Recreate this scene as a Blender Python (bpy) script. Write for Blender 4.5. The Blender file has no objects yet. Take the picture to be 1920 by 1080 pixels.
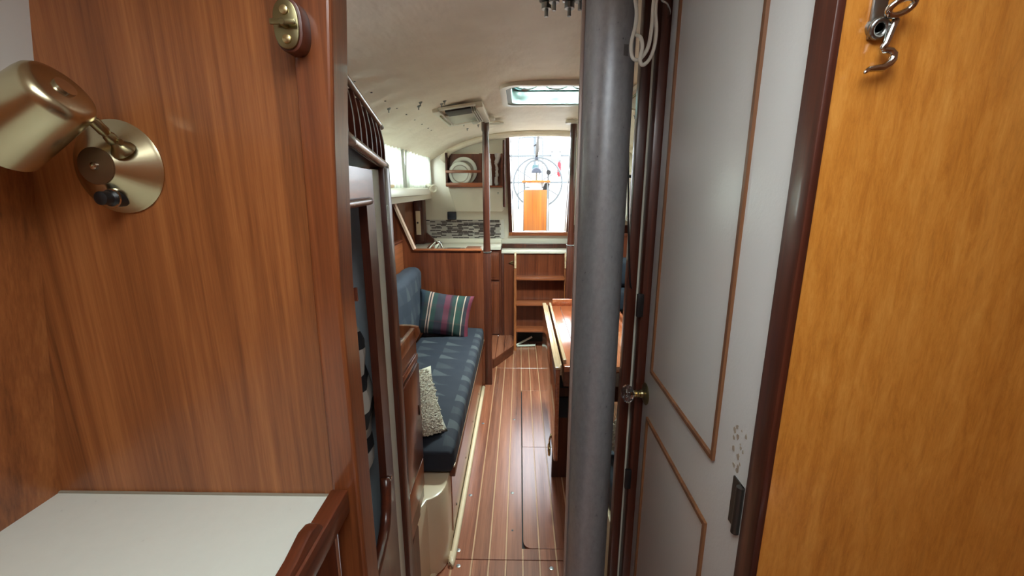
import bpy, bmesh, math, random
from mathutils import Vector, Matrix, noise
C = bpy.context.scene.collection
PI = math.pi
rnd = random.Random(7)

# ------------------------------------------------------------------ camera
cd = bpy.data.cameras.new('camera'); cam = bpy.data.objects.new('camera', cd); C.objects.link(cam)
cd.sensor_width = 36; cd.lens = 811/1920*36; cd.clip_start = 0.02; cd.clip_end = 500
cam.location = (0, 0, 1.45); cam.rotation_euler = (math.radians(90-13.2), 0, math.radians(1.0))
bpy.context.scene.camera = cam
# ------------------------------------------------------------------ sky
w = bpy.data.worlds.new('World'); bpy.context.scene.world = w; w.use_nodes = True
wn = w.node_tree.nodes; wl_ = w.node_tree.links
bg = wn['Background']; bg.inputs['Strength'].default_value = 5.5
tc = wn.new('ShaderNodeTexCoord'); sp = wn.new('ShaderNodeSeparateXYZ'); rp = wn.new('ShaderNodeValToRGB')
wl_.new(tc.outputs['Generated'], sp.inputs[0]); wl_.new(sp.outputs[2], rp.inputs[0]); wl_.new(rp.outputs[0], bg.inputs['Color'])
rp.color_ramp.elements[0].position = 0.0; rp.color_ramp.elements[0].color = (.86, .92, .97, 1)
rp.color_ramp.elements[1].position = 0.8; rp.color_ramp.elements[1].color = (.80, .89, 1, 1)
# ------------------------------------------------------------------ view
vs = bpy.context.scene.view_settings
vs.view_transform = 'Standard'; vs.look = 'None'; vs.gamma = 1; vs.use_curve_mapping = False; vs.exposure = 0.5
cy = bpy.context.scene.cycles
cy.max_bounces = 10; cy.diffuse_bounces = 6; cy.glossy_bounces = 4; cy.transmission_bounces = 6; cy.transparent_max_bounces = 12
cy.sample_clamp_indirect = 6

def area(name, loc, rot, sx, sy, power, col=(1, 1, 1), portal=False):
    l = bpy.data.lights.new(name, 'AREA'); l.shape = 'RECTANGLE'; l.size = sx; l.size_y = sy; l.energy = power; l.color = col
    o = bpy.data.objects.new(name, l); C.objects.link(o); o.location = loc; o.rotation_euler = rot
    if portal: l.cycles.is_portal = True
    return o
# daylight openings (portals only guide the sky's light)
area('portal_companionway', (.19, 4.16, 1.5), (math.radians(-90), 0, 0), .7, 1.0, 1, portal=True)
# daylight through the glazed deck hatches and the windows' outside
area('daylight_saloon_hatch', (.19, 2.33, 2.14), (0, 0, 0), .44, .20, 105, (.93, .97, 1))
area('daylight_forward_hatch', (.0, .02, 2.06), (0, 0, 0), .62, .60, 6.0, (1, .98, .95))
area('daylight_port_windows', (-1.0, 3.0, 1.60), (0, math.radians(-90), 0), .22, 1.9, 66, (1, .98, .92))
area('daylight_starboard_windows', (1.38, 3.0, 1.60), (0, math.radians(90), 0), .22, 1.9, 90, (1, .98, .92))

# ------------------------------------------------------------------ material helpers
def lin(c): return tuple(((v/255)/12.92 if v/255 <= .04045 else ((v/255+.055)/1.055)**2.4) for v in c)
def mat(name, col, rough=.5, metal=0, coat=0, spec=.5, **kw):
    m = bpy.data.materials.new(name); m.use_nodes = True; b = m.node_tree.nodes['Principled BSDF']
    b.inputs['Base Color'].default_value = (*lin(col), 1); b.inputs['Roughness'].default_value = rough
    b.inputs['Metallic'].default_value = metal; b.inputs['Coat Weight'].default_value = coat; b.inputs['Coat Roughness'].default_value = .12
    b.inputs['Specular IOR Level'].default_value = spec
    for k, v in kw.items(): b.inputs[k].default_value = v
    return m
def NB(m): return m.node_tree.nodes, m.node_tree.links, m.node_tree.nodes['Principled BSDF']
def coords(m, scale, kind='Object'):
    n, l, b = NB(m); t = n.new('ShaderNodeTexCoord'); mp = n.new('ShaderNodeMapping'); mp.inputs['Scale'].default_value = scale
    l.new(t.outputs[kind], mp.inputs[0]); return mp.outputs[0]
def ramp(m, src, stops, mode='LINEAR'):
    n, l, b = NB(m); r = n.new('ShaderNodeValToRGB'); r.color_ramp.interpolation = mode; e = r.color_ramp.elements
    while len(e) < len(stops): e.new(.5)
    for i, (p, c) in enumerate(stops): e[i].position = p; e[i].color = (*lin(c), 1)
    l.new(src, r.inputs[0]); return r.outputs[0]
def nz(m, vec, scale, detail=4, rough=.55, dist=0):
    n, l, b = NB(m); t = n.new('ShaderNodeTexNoise'); t.inputs['Scale'].default_value = scale; t.inputs['Detail'].default_value = detail
    t.inputs['Roughness'].default_value = rough; t.inputs['Distortion'].default_value = dist; l.new(vec, t.inputs['Vector']); return t.outputs['Fac']
def mixc(m, f, a, b_, mode='MIX'):
    n, l, b = NB(m); x = n.new('ShaderNodeMix'); x.data_type = 'RGBA'; x.blend_type = mode
    if isinstance(f, float): x.inputs[0].default_value = f
    else: l.new(f, x.inputs[0])
    for i, v in ((6, a), (7, b_)):
        if isinstance(v, tuple): x.inputs[i].default_value = (*lin(v), 1)
        else: l.new(v, x.inputs[i])
    return x.outputs[2]
def math_(m, op, a, b_=None):
    n, l, b = NB(m); x = n.new('ShaderNodeMath'); x.operation = op
    for i, v in ((0, a), (1, b_)):
        if v is None: continue
        if isinstance(v, (int, float)): x.inputs[i].default_value = v
        else: l.new(v, x.inputs[i])
    return x.outputs[0]
def bump(m, src, strength=.2, dist=.002):
    n, l, b = NB(m); x = n.new('ShaderNodeBump'); x.inputs['Strength'].default_value = strength; x.inputs['Distance'].default_value = dist
    l.new(src, x.inputs['Height']); l.new(x.outputs[0], b.inputs['Normal'])
def setc(m, src):
    n, l, b = NB(m); l.new(src, b.inputs['Base Color'])
def wood(name, dark, mid, light, axis='z', rough=.35, coat=.3, fine=60, contrast=(.34, .5, .66), figure=0, rnd_=False):
    m = mat(name, mid, rough, coat=coat)
    s = {'x': (.35, 13, 13), 'y': (13, .35, 13), 'z': (13, 13, .35)}[axis]
    v = coords(m, s)
    if rnd_:
        n, l, b = NB(m); oi = n.new('ShaderNodeObjectInfo'); va = n.new('ShaderNodeVectorMath'); va.operation = 'ADD'
        cx = n.new('ShaderNodeCombineXYZ')
        for i in range(3): l.new(math_(m, 'MULTIPLY', oi.outputs['Random'], 37.0 + i*11), cx.inputs[i])
        l.new(v, va.inputs[0]); l.new(cx.outputs[0], va.inputs[1]); v = va.outputs[0]
    a = nz(m, v, 1.7, 6, .68, .35); c = nz(m, v, fine/6, 4, .7)
    f = math_(m, 'ADD', math_(m, 'MULTIPLY', a, .68), math_(m, 'MULTIPLY', c, .32))
    col = ramp(m, f, [(contrast[0], dark), (contrast[1], mid), (contrast[2], light)])
    if rnd_:
        hv = n.new('ShaderNodeHueSaturation'); l.new(col, hv.inputs['Color'])
        l.new(math_(m, 'ADD', math_(m, 'MULTIPLY', oi.outputs['Random'], .35), .83), hv.inputs['Value']); col = hv.outputs[0]
    if figure:
        v2 = coords(m, (16, 16, 3.2)); q = nz(m, v2, 5, 7, .78, .35)
        col = mixc(m, figure, col, ramp(m, q, [(.3, dark), (.5, mid), (.7, light)]))
    setc(m, col); bump(m, c, .08, .001)
    return m

M = {}
M['teak_panel'] = wood('teak_panel', (110, 62, 32), (152, 90, 48), (184, 118, 66), 'z', .38, .25, 90)
M['teak_trim'] = wood('teak_trim', (108, 56, 30), (146, 82, 44), (176, 106, 60), 'z', .34, .35, 70)
M['near_trim'] = wood('near_trim', (92, 46, 24), (128, 70, 38), (160, 94, 52), 'z', .32, .35, 70)
M['rail_wood'] = wood('rail_wood', (70, 32, 20), (100, 50, 30), (128, 68, 42), 'y', .3, .35, 70)
M['sheen_worn_edge'] = wood('sheen_worn_edge', (176, 140, 104), (206, 172, 136), (226, 198, 166), 'y', .22, .8, 70)  # pale tone paints varnish sheen on table and settee edges, wear on handholds
M['gold_veneer'] = wood('gold_veneer', (160, 92, 30), (204, 132, 52), (228, 162, 78), 'z', .3, .5, 60, figure=.6)
M['mahogany'] = wood('mahogany', (48, 20, 13), (76, 34, 21), (104, 52, 34), 'z', .38, .25, 60)
M['mahogany_y'] = wood('mahogany_y', (60, 26, 16), (90, 42, 26), (120, 62, 42), 'y', .28, .4, 60)
M['saloon_teak'] = wood('saloon_teak', (74, 32, 19), (106, 52, 31), (134, 72, 45), 'z', .3, .35, 80)
M['saloon_teak_x'] = wood('saloon_teak_x', (112, 56, 32), (150, 82, 50), (178, 104, 66), 'x', .3, .35, 80)
M['saloon_teak_y'] = wood('saloon_teak_y', (112, 56, 32), (150, 84, 52), (178, 104, 66), 'y', .3, .35, 80)
M['plank'] = wood('plank', (106, 58, 40), (144, 86, 62), (172, 110, 82), 'y', .26, .8, 90, rnd_=True)
M['plank'].node_tree.nodes['Principled BSDF'].inputs['Coat Roughness'].default_value = .2
M['holly'] = wood('holly', (172, 124, 90), (190, 144, 108), (206, 164, 128), 'y', .35, .3, 90)
M['table_wood'] = wood('table_wood', (120, 58, 34), (160, 88, 56), (184, 112, 76), 'y', .16, .8, 80)
M['orange_wood'] = wood('orange_wood', (120, 60, 6), (146, 80, 9), (164, 96, 14), 'z', .4, .1, 60)
M['white_trim'] = mat('white_trim', (205, 204, 190), .4)
M['door_paint'] = mat('door_paint', (204, 203, 200), .3)
m = M['door_paint']; bump(m, nz(m, coords(m, (1, 1, 1)), 160, 3), .25, .0015)
M['moulding'] = wood('moulding', (92, 56, 34), (122, 78, 48), (150, 104, 70), 'z', .45, .1, 80)
M['laminate'] = mat('laminate', (222, 226, 216), .35)
m = M['laminate']; q = nz(m, coords(m, (1, 1, 1)), 55, 2); setc(m, ramp(m, q, [(.2, (176, 178, 166)), (.27, (222, 226, 216)), (1, (226, 230, 220))]))
M['vinyl'] = mat('vinyl', (222, 212, 198), .5)
m = M['vinyl']; q = nz(m, coords(m, (1, 1, 1)), 7, 4); setc(m, ramp(m, q, [(.3, (230, 216, 197)), (.7, (240, 228, 210))])); bump(m, nz(m, coords(m, (3, 1.2, 3)), 5, 3), .5, .012)
M['gelcoat'] = mat('gelcoat', (226, 218, 202), .3)
M['cream'] = mat('cream', (218, 194, 162), .3, coat=.2)
M['white_wall'] = mat('white_wall', (214, 214, 208), .5)
M['blue_white'] = mat('blue_white', (190, 200, 208), .5)
M['dark_void'] = mat('dark_void', (24, 20, 20), .7)
M['brass'] = mat('brass', (206, 188, 140), .26, 1)
M['champagne'] = mat('champagne', (196, 184, 150), .27, 1)
M['old_brass'] = mat('old_brass', (150, 140, 104), .3, 1)
M['chrome'] = mat('chrome', (205, 205, 200), .12, 1)
M['steel'] = mat('steel', (150, 152, 150), .3, 1)
M['hinge_steel'] = mat('hinge_steel', (84, 80, 76), .4, .8)
M['gasket'] = mat('gasket', (60, 84, 84), .5)
M['hatch_frame'] = mat('hatch_frame', (84, 96, 92), .4)
M['rail_grey'] = mat('rail_grey', (96, 100, 102), .5)
M['black'] = mat('black', (22, 22, 24), .4)
M['slate'] = mat('slate', (40, 44, 56), .45)
M['cable'] = mat('cable', (200, 196, 184), .45)
M['porcelain'] = mat('porcelain', (232, 234, 226), .15, coat=.5)
M['towel'] = mat('towel', (226, 226, 228), .9)
M['knit'] = mat('knit', (214, 204, 186), .95)
M['tile_light'] = mat('tile_light', (186, 178, 170), .25)
M['tile_dark'] = mat('tile_dark', (86, 78, 76), .2)
M['grout'] = mat('grout', (206, 200, 192), .7)
M['red'] = mat('red', (180, 30, 40), .6)
M['sea'] = mat('sea', (120, 150, 165), .2)
M['hull_white'] = mat('hull_white', (225, 228, 228), .4)
M['hose'] = mat('hose', (38, 46, 40), .5)
# aluminium mast with pits
m = M['mast'] = mat('mast', (150, 153, 156), .40, .45)
v = coords(m, (1, 1, .6)); q = nz(m, v, 75, 5, .7); setc(m, ramp(m, q, [(.29, (74, 76, 80)), (.33, (152, 155, 159)), (.7, (170, 173, 177))]))
# glass
def glass(name, tint=(235, 245, 245)):
    m = bpy.data.materials.new(name); m.use_nodes = True; n = m.node_tree.nodes; l = m.node_tree.links; n.remove(n['Principled BSDF'])
    t = n.new('ShaderNodeBsdfTransparent'); t.inputs[0].default_value = (*lin(tint), 1); g = n.new('ShaderNodeBsdfGlossy'); g.inputs['Roughness'].default_value = .05
    x = n.new('ShaderNodeMixShader'); x.inputs[0].default_value = .08; l.new(t.outputs[0], x.inputs[1]); l.new(g.outputs[0], x.inputs[2]); l.new(x.outputs[0], n['Material Output'].inputs[0]); return m
M['glass'] = glass('pane_glass'); M['hatch_glass'] = glass('hatch_glass', (222, 232, 228))
M['crystal'] = mat('crystal', (250, 252, 255), .03, **{'Transmission Weight': 1.0, 'IOR': 1.5})
# curtain cloth: lets daylight through
m = M['curtain'] = bpy.data.materials.new('curtain'); m.use_nodes = True; n = m.node_tree.nodes; l = m.node_tree.links; n.remove(n['Principled BSDF'])
a = n.new('ShaderNodeBsdfTranslucent'); a.inputs[0].default_value = (.22, .225, .20, 1); b = n.new('ShaderNodeBsdfDiffuse'); b.inputs[0].default_value = (.8, .8, .72, 1)
x = n.new('ShaderNodeMixShader'); x.inputs[0].default_value = .4; l.new(a.outputs[0], x.inputs[1]); l.new(b.outputs[0], x.inputs[2]); l.new(x.outputs[0], n['Material Output'].inputs[0])
# navy upholstery with faint pale triangles
def upholstery(name, axes, base=(42, 44, 53)):
    m = mat(name, base, .75, spec=.3); n, l, b = NB(m)
    t = n.new('ShaderNodeTexCoord'); s = n.new('ShaderNodeSeparateXYZ'); l.new(t.outputs['Object'], s.inputs[0])
    U = math_(m, 'MULTIPLY', s.outputs[axes[0]], 9.0); V = math_(m, 'MULTIPLY', s.outputs[axes[1]], 6.2)
    rowp = math_(m, 'FLOOR', V); U = math_(m, 'ADD', U, math_(m, 'MULTIPLY', rowp, .37))
    fu = math_(m, 'FRACT', U); fv = math_(m, 'FRACT', V)
    tri = math_(m, 'LESS_THAN', math_(m, 'ADD', fu, math_(m, 'MULTIPLY', fv, .9)), .62)
    chk = math_(m, 'MODULO', math_(m, 'ABSOLUTE', math_(m, 'FLOOR', U)), 2.0)
    q = nz(m, t.outputs['Object'], 5, 2)
    f = math_(m, 'MULTIPLY', tri, math_(m, 'ADD', math_(m, 'MULTIPLY', chk, .3), math_(m, 'MULTIPLY', q, .35)))
    col = mixc(m, f, base, (88, 92, 94)); col = mixc(m, math_(m, 'MULTIPLY', math_(m, 'GREATER_THAN', fv, .5), .25), col, (34, 38, 50))
    setc(m, col); bump(m, nz(m, t.outputs['Object'], 400, 2), .15, .001); return m
M['navy_seat'] = upholstery('navy_seat', (1, 0)); M['navy_back'] = upholstery('navy_back', (1, 2), (58, 62, 73))
M['navy_plain'] = mat('navy_plain', (32, 37, 48), .75)
# plaid pillow (stripes run across local x)
m = M['plaid'] = mat('plaid', (50, 50, 60), .85)
n, l, b = NB(m); t = n.new('ShaderNodeTexCoord'); s = n.new('ShaderNodeSeparateXYZ'); l.new(t.outputs['UV'], s.inputs[0])
st = [(0, (34, 44, 58)), (.12, (42, 52, 52)), (.2, (196, 158, 142)), (.225, (40, 30, 34)), (.25, (196, 158, 142)), (.275, (38, 60, 54)), (.36, (52, 42, 54)), (.5, (104, 34, 54)),
      (.60, (52, 30, 40)), (.64, (36, 54, 46)), (.70, (200, 168, 150)), (.72, (30, 62, 50)), (.80, (36, 54, 46)), (.84, (200, 168, 150)), (.86, (40, 30, 40)), (.93, (120, 30, 52))]
c1 = ramp(m, s.outputs[0], st, 'CONSTANT')
c2 = ramp(m, s.outputs[1], [(0, (40, 40, 50)), (.3, (90, 60, 64)), (.33, (46, 58, 60)), (.62, (60, 36, 50)), (.7, (34, 50, 60))], 'CONSTANT'); setc(m, mixc(m, .28, c1, c2))
# striped shirt
m = M['shirt'] = mat('shirt', (150, 150, 150), .9)
n, l, b = NB(m); t = n.new('ShaderNodeTexCoord'); s = n.new('ShaderNodeSeparateXYZ'); l.new(t.outputs['Object'], s.inputs[0])
zz = math_(m, 'ADD', math_(m, 'MULTIPLY', s.outputs[2], 11.0), math_(m, 'MULTIPLY', nz(m, t.outputs['Object'], 9, 2), .55))
setc(m, ramp(m, math_(m, 'FRACT', zz), [(0, (26, 26, 30)), (.36, (168, 164, 156)), (.92, (26, 26, 30))], 'CONSTANT'))

# ------------------------------------------------------------------ object helpers
WL = {}
def meta(o, label=None, cat=None, group=None, kind=None):
    if label: o['label'] = label
    if cat: o['category'] = cat
    if group: o['group'] = group
    if kind: o['kind'] = kind
    return o
def thing(name, loc, label, cat, group=None):
    o = bpy.data.objects.new(name, None); C.objects.link(o); o.location = loc; o.empty_display_size = .05; WL[o.name] = Vector(loc)
    return meta(o, label, cat, group)
class MB:
    def __init__(s): s.b = bmesh.new(); s.uv = None
    def box(s, x0, x1, y0, y1, z0, z1, r=0, seg=2, rot=None, piv=None):
        c = Vector(((x0+x1)/2, (y0+y1)/2, (z0+z1)/2)); g = bmesh.ops.create_cube(s.b, size=1)['verts']
        for v in g: v.co = Vector((v.co.x*abs(x1-x0), v.co.y*abs(y1-y0), v.co.z*abs(z1-z0)))
        if r:
            es = list({e for v in g for e in v.link_edges}); q = bmesh.ops.bevel(s.b, geom=es, offset=r, segments=seg, profile=.5, affect='EDGES'); g = list({v for f in q['faces'] for v in f.verts} | {v for v in g if v.is_valid})
        for v in g: v.co = (rot @ v.co if rot else v.co) + c
        return s
    def prism(s, pts, axis, a, b, r=0):
        f = {'x': lambda p, t: (t, p[0], p[1]), 'y': lambda p, t: (p[0], t, p[1]), 'z': lambda p, t: (p[0], p[1], t)}[axis]
        A = [s.b.verts.new(f(p, a)) for p in pts]; B = [s.b.verts.new(f(p, b)) for p in pts]; n = len(pts)
        fs = [s.b.faces.new(A), s.b.faces.new(B[::-1])] + [s.b.faces.new((A[i], B[i], B[(i+1) % n], A[(i+1) % n])) for i in range(n)]
        bmesh.ops.recalc_face_normals(s.b, faces=fs)
        if r: bmesh.ops.bevel(s.b, geom=[e for f_ in fs[:2] for e in f_.edges], offset=r, segments=2, profile=.5, affect='EDGES')
        return s
    def hexa(s, lo, hi):   # two quads (4 corners each) joined into a solid
        A = [s.b.verts.new(p) for p in lo]; B = [s.b.verts.new(p) for p in hi]
        fs = [s.b.faces.new(A), s.b.faces.new(B[::-1])] + [s.b.faces.new((A[i], B[i], B[(i+1) % 4], A[(i+1) % 4])) for i in range(4)]
        bmesh.ops.recalc_face_normals(s.b, faces=fs); return s
    def lathe(s, prof, p, ax=(0, 0, 1), n=24, close=True, sy=1):   # prof: (radius, height) along ax from p
        q = Vector((0, 0, 1)).rotation_difference(Vector(ax).normalized()); rings = []
        for r, h in prof:
            rings.append([s.b.verts.new(q @ Vector((r*math.cos(2*PI*i/n), sy*r*math.sin(2*PI*i/n), h)) + Vector(p)) for i in range(n)])
        fs = []
        for A, B in zip(rings, rings[1:]):
            for i in range(n): fs.append(s.b.faces.new((A[i], A[(i+1) % n], B[(i+1) % n], B[i])))
        if close: fs.append(s.b.faces.new(rings[0][::-1])); fs.append(s.b.faces.new(rings[-1]))
        bmesh.ops.recalc_face_normals(s.b, faces=fs); return s
    def cyl(s, p0, p1, r, r1=None, n=16):
        d = Vector(p1)-Vector(p0); return s.lathe([(r, 0), (r if r1 is None else r1, d.length)], p0, d, n)
    def tube(s, pts, r, n=8, closed=False, flat=None):
        pts = [Vector(p) for p in pts]; N = len(pts); rings = []; up = None
        for i, p in enumerate(pts):
            t = (pts[(i+1) % N] - pts[i-1]) if closed else (pts[min(i+1, N-1)] - pts[max(i-1, 0)])
            t.normalize()
            if up is None: up = t.orthogonal().normalized()
            else: up = (up - t*up.dot(t)).normalized()
            sd = t.cross(up); rr = r[i] if isinstance(r, (list, tuple)) else r
            rings.append([s.b.verts.new(p + (up*math.cos(2*PI*k/n) + sd*math.sin(2*PI*k/n))*rr) for k in range(n)])
        fs = []
        for i in range(N if closed else N-1):
            A, B = rings[i], rings[(i+1) % N]
            for k in range(n): fs.append(s.b.faces.new((A[k], A[(k+1) % n], B[(k+1) % n], B[k])))
        if not closed: fs.append(s.b.faces.new(rings[0][::-1])); fs.append(s.b.faces.new(rings[-1]))
        bmesh.ops.recalc_face_normals(s.b, faces=fs); return s
    def grid(s, f, nu, nv, thick=0, uv=False):
        V = [[s.b.verts.new(f(i/nu, j/nv)) for j in range(nv+1)] for i in range(nu+1)]; L = s.b.loops.layers.uv.verify() if uv else None
        for i in range(nu):
            for j in range(nv):
                fc = s.b.faces.new((V[i][j], V[i+1][j], V[i+1][j+1], V[i][j+1]))
                if uv:
                    for lp, (a, b_) in zip(fc.loops, ((i, j), (i+1, j), (i+1, j+1), (i, j+1))): lp[L].uv = (a/nu, b_/nv)
        return s
    def to(s, name, m, parent=None, label=None, cat=None, group=None, kind=None, smooth=False, solid=0):
        me = bpy.data.meshes.new(name); b = s.b
        if parent is not None: off = WL[parent.name]
        else:
            xs = [v.co for v in b.verts]; off = Vector((sum(v.x for v in xs)/len(xs), sum(v.y for v in xs)/len(xs), min(v.z for v in xs)))
        for v in b.verts: v.co -= off
        b.to_mesh(me); b.free(); me.materials.append(M[m] if isinstance(m, str) else m)
        if smooth:
            for p in me.polygons: p.use_smooth = True
        o = bpy.data.objects.new(name, me); C.objects.link(o); WL[o.name] = off.copy()
        if parent is not None: o.parent = parent
        else: o.location = off
        if smooth == 'auto':
            me.set_sharp_from_angle(angle=math.radians(38))
        if solid:
            md = o.modifiers.new('Solidify', 'SOLIDIFY'); md.thickness = solid
        return meta(o, label, cat, group, kind)
def bx(name, m, d, parent=None, r=0, **k):
    return MB().box(*d, r=r).to(name, m, parent, smooth='auto' if r else False, **k)
def st(name, mb, m, **k): return mb.to(name, m, None, kind='structure', **k)
def copy_tree(o, parent=None, loc=None):
    c = o.copy(); C.objects.link(c); c.parent = parent
    if loc is not None: c.location = loc
    WL[c.name] = Vector(loc) if loc is not None else WL[o.name].copy()
    for ch in list(o.children): copy_tree(ch, c)
    return c
def arc(cx, cz, r, a0, a1, n): return [(cx + r*math.cos(math.radians(a0+(a1-a0)*i/n)), cz + r*math.sin(math.radians(a0+(a1-a0)*i/n))) for i in range(n+1)]
XC = .19
def ceil_z(x, y):
    d = abs(x-XC); z = 1.93 - .25*d**2.6
    if y < 1.0: z -= .0
    return z

# ================================================================== SETTING
# ---- floor: teak planks with pale holly strips
fl = st('floor', MB().box(-1.2, 1.4, -.8, 4.1, -.06, -.012), 'dark_void')
fl['label'] = 'varnished teak cabin sole with pale inlaid strips'
lines = [-.262, -.185] + [-.117 + .0675*i for i in range(14)]
hat = meta(bpy.data.objects.new('floor_hatch', None)); C.objects.link(hat); hat.parent = fl; WL[hat.name] = WL[fl.name].copy()
def plank_piece(x0, x1, y0, y1, par, corner=False):
    if corner:
        c = arc(x0+.035, y0+.035, .035, 180, 270, 5); p = [(x1, y0), (x1, y1), (x0, y1)] + c
        return MB().prism(p, 'z', -.012, 0).to('plank', 'plank', par)
    return MB().box(x0, x1, y0, y1, -.012, 0, r=.0006, seg=1).to('plank', 'plank', par)
secs = [(-.5, 1.43), (1.434, 3.3), (3.303, 3.92)]
for i, x0 in enumerate(lines[:-1]):
    x1 = lines[i+1]
    hat_zone = x0 > 0.0 and x0 < .3
    if x0 > .75: continue
    for si, (y0, y1) in enumerate(secs):
        parts = [(y0, y1, fl, False)]
        if hat_zone and si == 1: parts = [(1.434, 1.487, fl, False), (1.49, 2.2, hat, i == 4), (2.203, 2.9, hat, False), (2.903, 3.3, fl, False)]
        for (a, b, pr, cr) in parts:
            plank_piece(x0+.0035 if not (pr is hat and cr) else x0+.003, x1-.003, a, b, pr, cr)
            if i and not (pr is hat and i == 4): bx('holly_strip', 'holly', (x0-.003, x0+.003, a, b, -.012, -.0004), pr)
for x0 in (-.3375, -.405):
    plank_piece(x0+.003, x0+.072, -.5, 1.43, fl); bx('holly_strip', 'holly', (x0+.072, x0+.079, -.5, 1.43, -.012, -.0004), fl)
for (x, y) in [(-.235, 1.40), (-.33, 1.385), (-.245, 1.475), (-.232, 1.80), (-.225, 2.45), (.13, 1.395), (-.03, 1.82), (-.03, 2.50)]:
    MB().lathe([(.0085, 0), (.0085, .0012), (.004, .002)], (x, y, -.0004), n=14).to('floor_screw', 'steel', fl)
bx('floor_bung', 'black', (-.03, -.022, 1.58, 1.588, -.001, .0008), fl)
# raised galley sole step
gs = thing('galley_step', (-.2, 3.6, 0), 'raised teak galley sole step with angled front at foot of post', 'step')
MB().prism([(-.27, 3.28), (-.205, 3.30), (-.05, 3.62), (-.05, 3.88), (-.27, 3.88)], 'z', 0, .075).to('step_body', 'mahogany_y', gs)
for i, x in enumerate([-.262, -.195, -.128, -.061]):
    ya = 3.30 if x < -.2 else 3.30 + (x+.205)/.155*.32
    xb = min(x+.062, -.052); MB().prism([(x, ya), (xb, 3.30 + max(0, (xb+.205))/.155*.32), (xb, 3.88), (x, 3.88)], 'z', .075, .082).to('plank', 'plank', gs)

# ---- ceiling (headliner) with openings for the saloon hatch
HX0, HX1, HY0, HY1 = -.07, .45, 2.2, 2.70
mb = MB(); nx, ny = 66, 120
X0, X1, Y0, Y1 = -.835, 1.215, -.8, 4.12
screws = [(-.585, 2.0+.18*i) for i in range(-3, 6)] + [(-.585, 3.0)]
def cz(x, y):
    z = ceil_z(x, y) + .0035*noise.noise(Vector((x*3, y*2.2, 0)))
    for sx, sy in screws:
        d2 = ((x-sx)/.09)**2 + ((y-sy)/.05)**2
        if d2 < 4: z += .010*math.exp(-d2)
    return z
grid = {}
def gv(i, j):
    if (i, j) not in grid:
        x = X0+(X1-X0)*i/nx; y = Y0+(Y1-Y0)*j/ny; grid[i, j] = mb.b.verts.new((x, y, cz(x, y)))
    return grid[i, j]
for i in range(nx):
    for j in range(ny):
        xm = X0+(X1-X0)*(i+.5)/nx; ym = Y0+(Y1-Y0)*(j+.5)/ny
        if HX0 < xm < HX1 and HY0 < ym < HY1: continue
        if -.32 < xm < .32 and -.29 < ym < .33: continue
        mb.b.faces.new((gv(i, j), gv(i, j+1), gv(i+1, j+1), gv(i+1, j)))
ceil = st('ceiling', mb, 'vinyl', smooth=True, solid=.03)
ceil['label'] = 'off-white padded vinyl headliner, crowned'
for (x, y) in screws: MB().lathe([(.004, 0), (.006, .002), (.003, .004)], (x, y, cz(x, y)-.003), n=10).to('headliner_screw', 'hinge_steel', ceil)
for (x, y) in [(-.50, 2.27), (-.48, 2.22), (-.405, 2.38), (-.383, 2.34), (-.385, 3.14), (-.30, 3.14), (-.39, 3.38), (-.305, 3.34), (-.6, 2.1), (.75, 2.3), (.72, 2.9), (.80, 3.0)]:
    z = cz(x, y); MB().lathe([(.003, -.018), (.003, -.007), (.006, -.007), (.006, -.003), (.010, -.002), (.010, .004)], (x, y, z), n=10).to('deck_bolt', 'steel', ceil)
for (x, y) in [(.068, 1.27), (.085, 1.23), (.128, 1.27), (.150, 1.23), (.262, 1.33)]:
    z = cz(x, y); MB().lathe([(.005, -.046), (.005, -.028), (.013, -.028), (.013, -.014), (.009, -.013), (.019, -.010), (.019, .004)], (x, y, z), n=12).to('deck_bolt', 'steel', ceil)

# ---- cabin sides
def side_wall(name, x, xs, door=None):
    mb = MB(); s = 1 if xs > 0 else -1
    x2 = x + s*.03; a, b = min(x, x2), max(x, x2)
    mb.box(a, b, 1.1, 4.12, 1.34, 1.47); mb.box(a, b, 1.1, 4.12, 1.68, 2.0); mb.box(a, b, 1.1, 2.15, 1.47, 1.68); mb.box(a, b, 3.02, 3.14, 1.47, 1.68); mb.box(a, b, 3.92, 4.12, 1.47, 1.68)
    return st(name, mb, 'gelcoat')
side_wall('wall_port', -.82, -1); side_wall('wall_starboard', 1.20, 1)
for i, (x, ya, yb) in enumerate([(-.845, 2.15, 3.02), (-.845, 3.14, 3.92), (1.225, 2.15, 3.02), (1.225, 3.14, 3.92)]):
    wf = MB(); o = .012
    wf.box(x-.012, x+.012, ya-.001, ya+.02, 1.471, 1.679); wf.box(x-.012, x+.012, yb-.02, yb+.001, 1.471, 1.679); wf.box(x-.012, x+.012, ya+.02, yb-.02, 1.471, 1.488); wf.box(x-.012, x+.012, ya+.02, yb-.02, 1.662, 1.679)
    ww = st('window_%d' % (i+1), wf, 'steel'); bx('pane', 'glass', (x-.003, x+.003, ya+.02, yb-.02, 1.488, 1.662), ww)
st('wall_port_lower', MB().box(-.99, -.96, 1.1, 4.12, .0, 1.40), 'saloon_teak'); st('wall_starboard_lower', MB().box(1.34, 1.37, 1.1, 4.12, 0, 1.40), 'saloon_teak')
st('trim_1', MB().box(-.96, -.725, 2.2, 3.58, 1.385, 1.440, r=.018).box(-.96, -.80, 3.58, 3.88, 1.395, 1.44, r=.01).box(-.99, -.80, 1.12, 2.2, 1.36, 1.42), 'gelcoat', smooth='auto')
st('trim_2', MB().box(1.10, 1.34, 1.2, 4.1, 1.37, 1.44, r=.018), 'gelcoat', smooth='auto')
st('leak_cover', MB().box(-.99, -.83, 3.85, 4.10, 1.36, 1.40).box(1.19, 1.37, 1.1, 1.25, 1.36, 1.40), 'gelcoat')  # unseen covers added to block window light leaking behind the cabin sides
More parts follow.
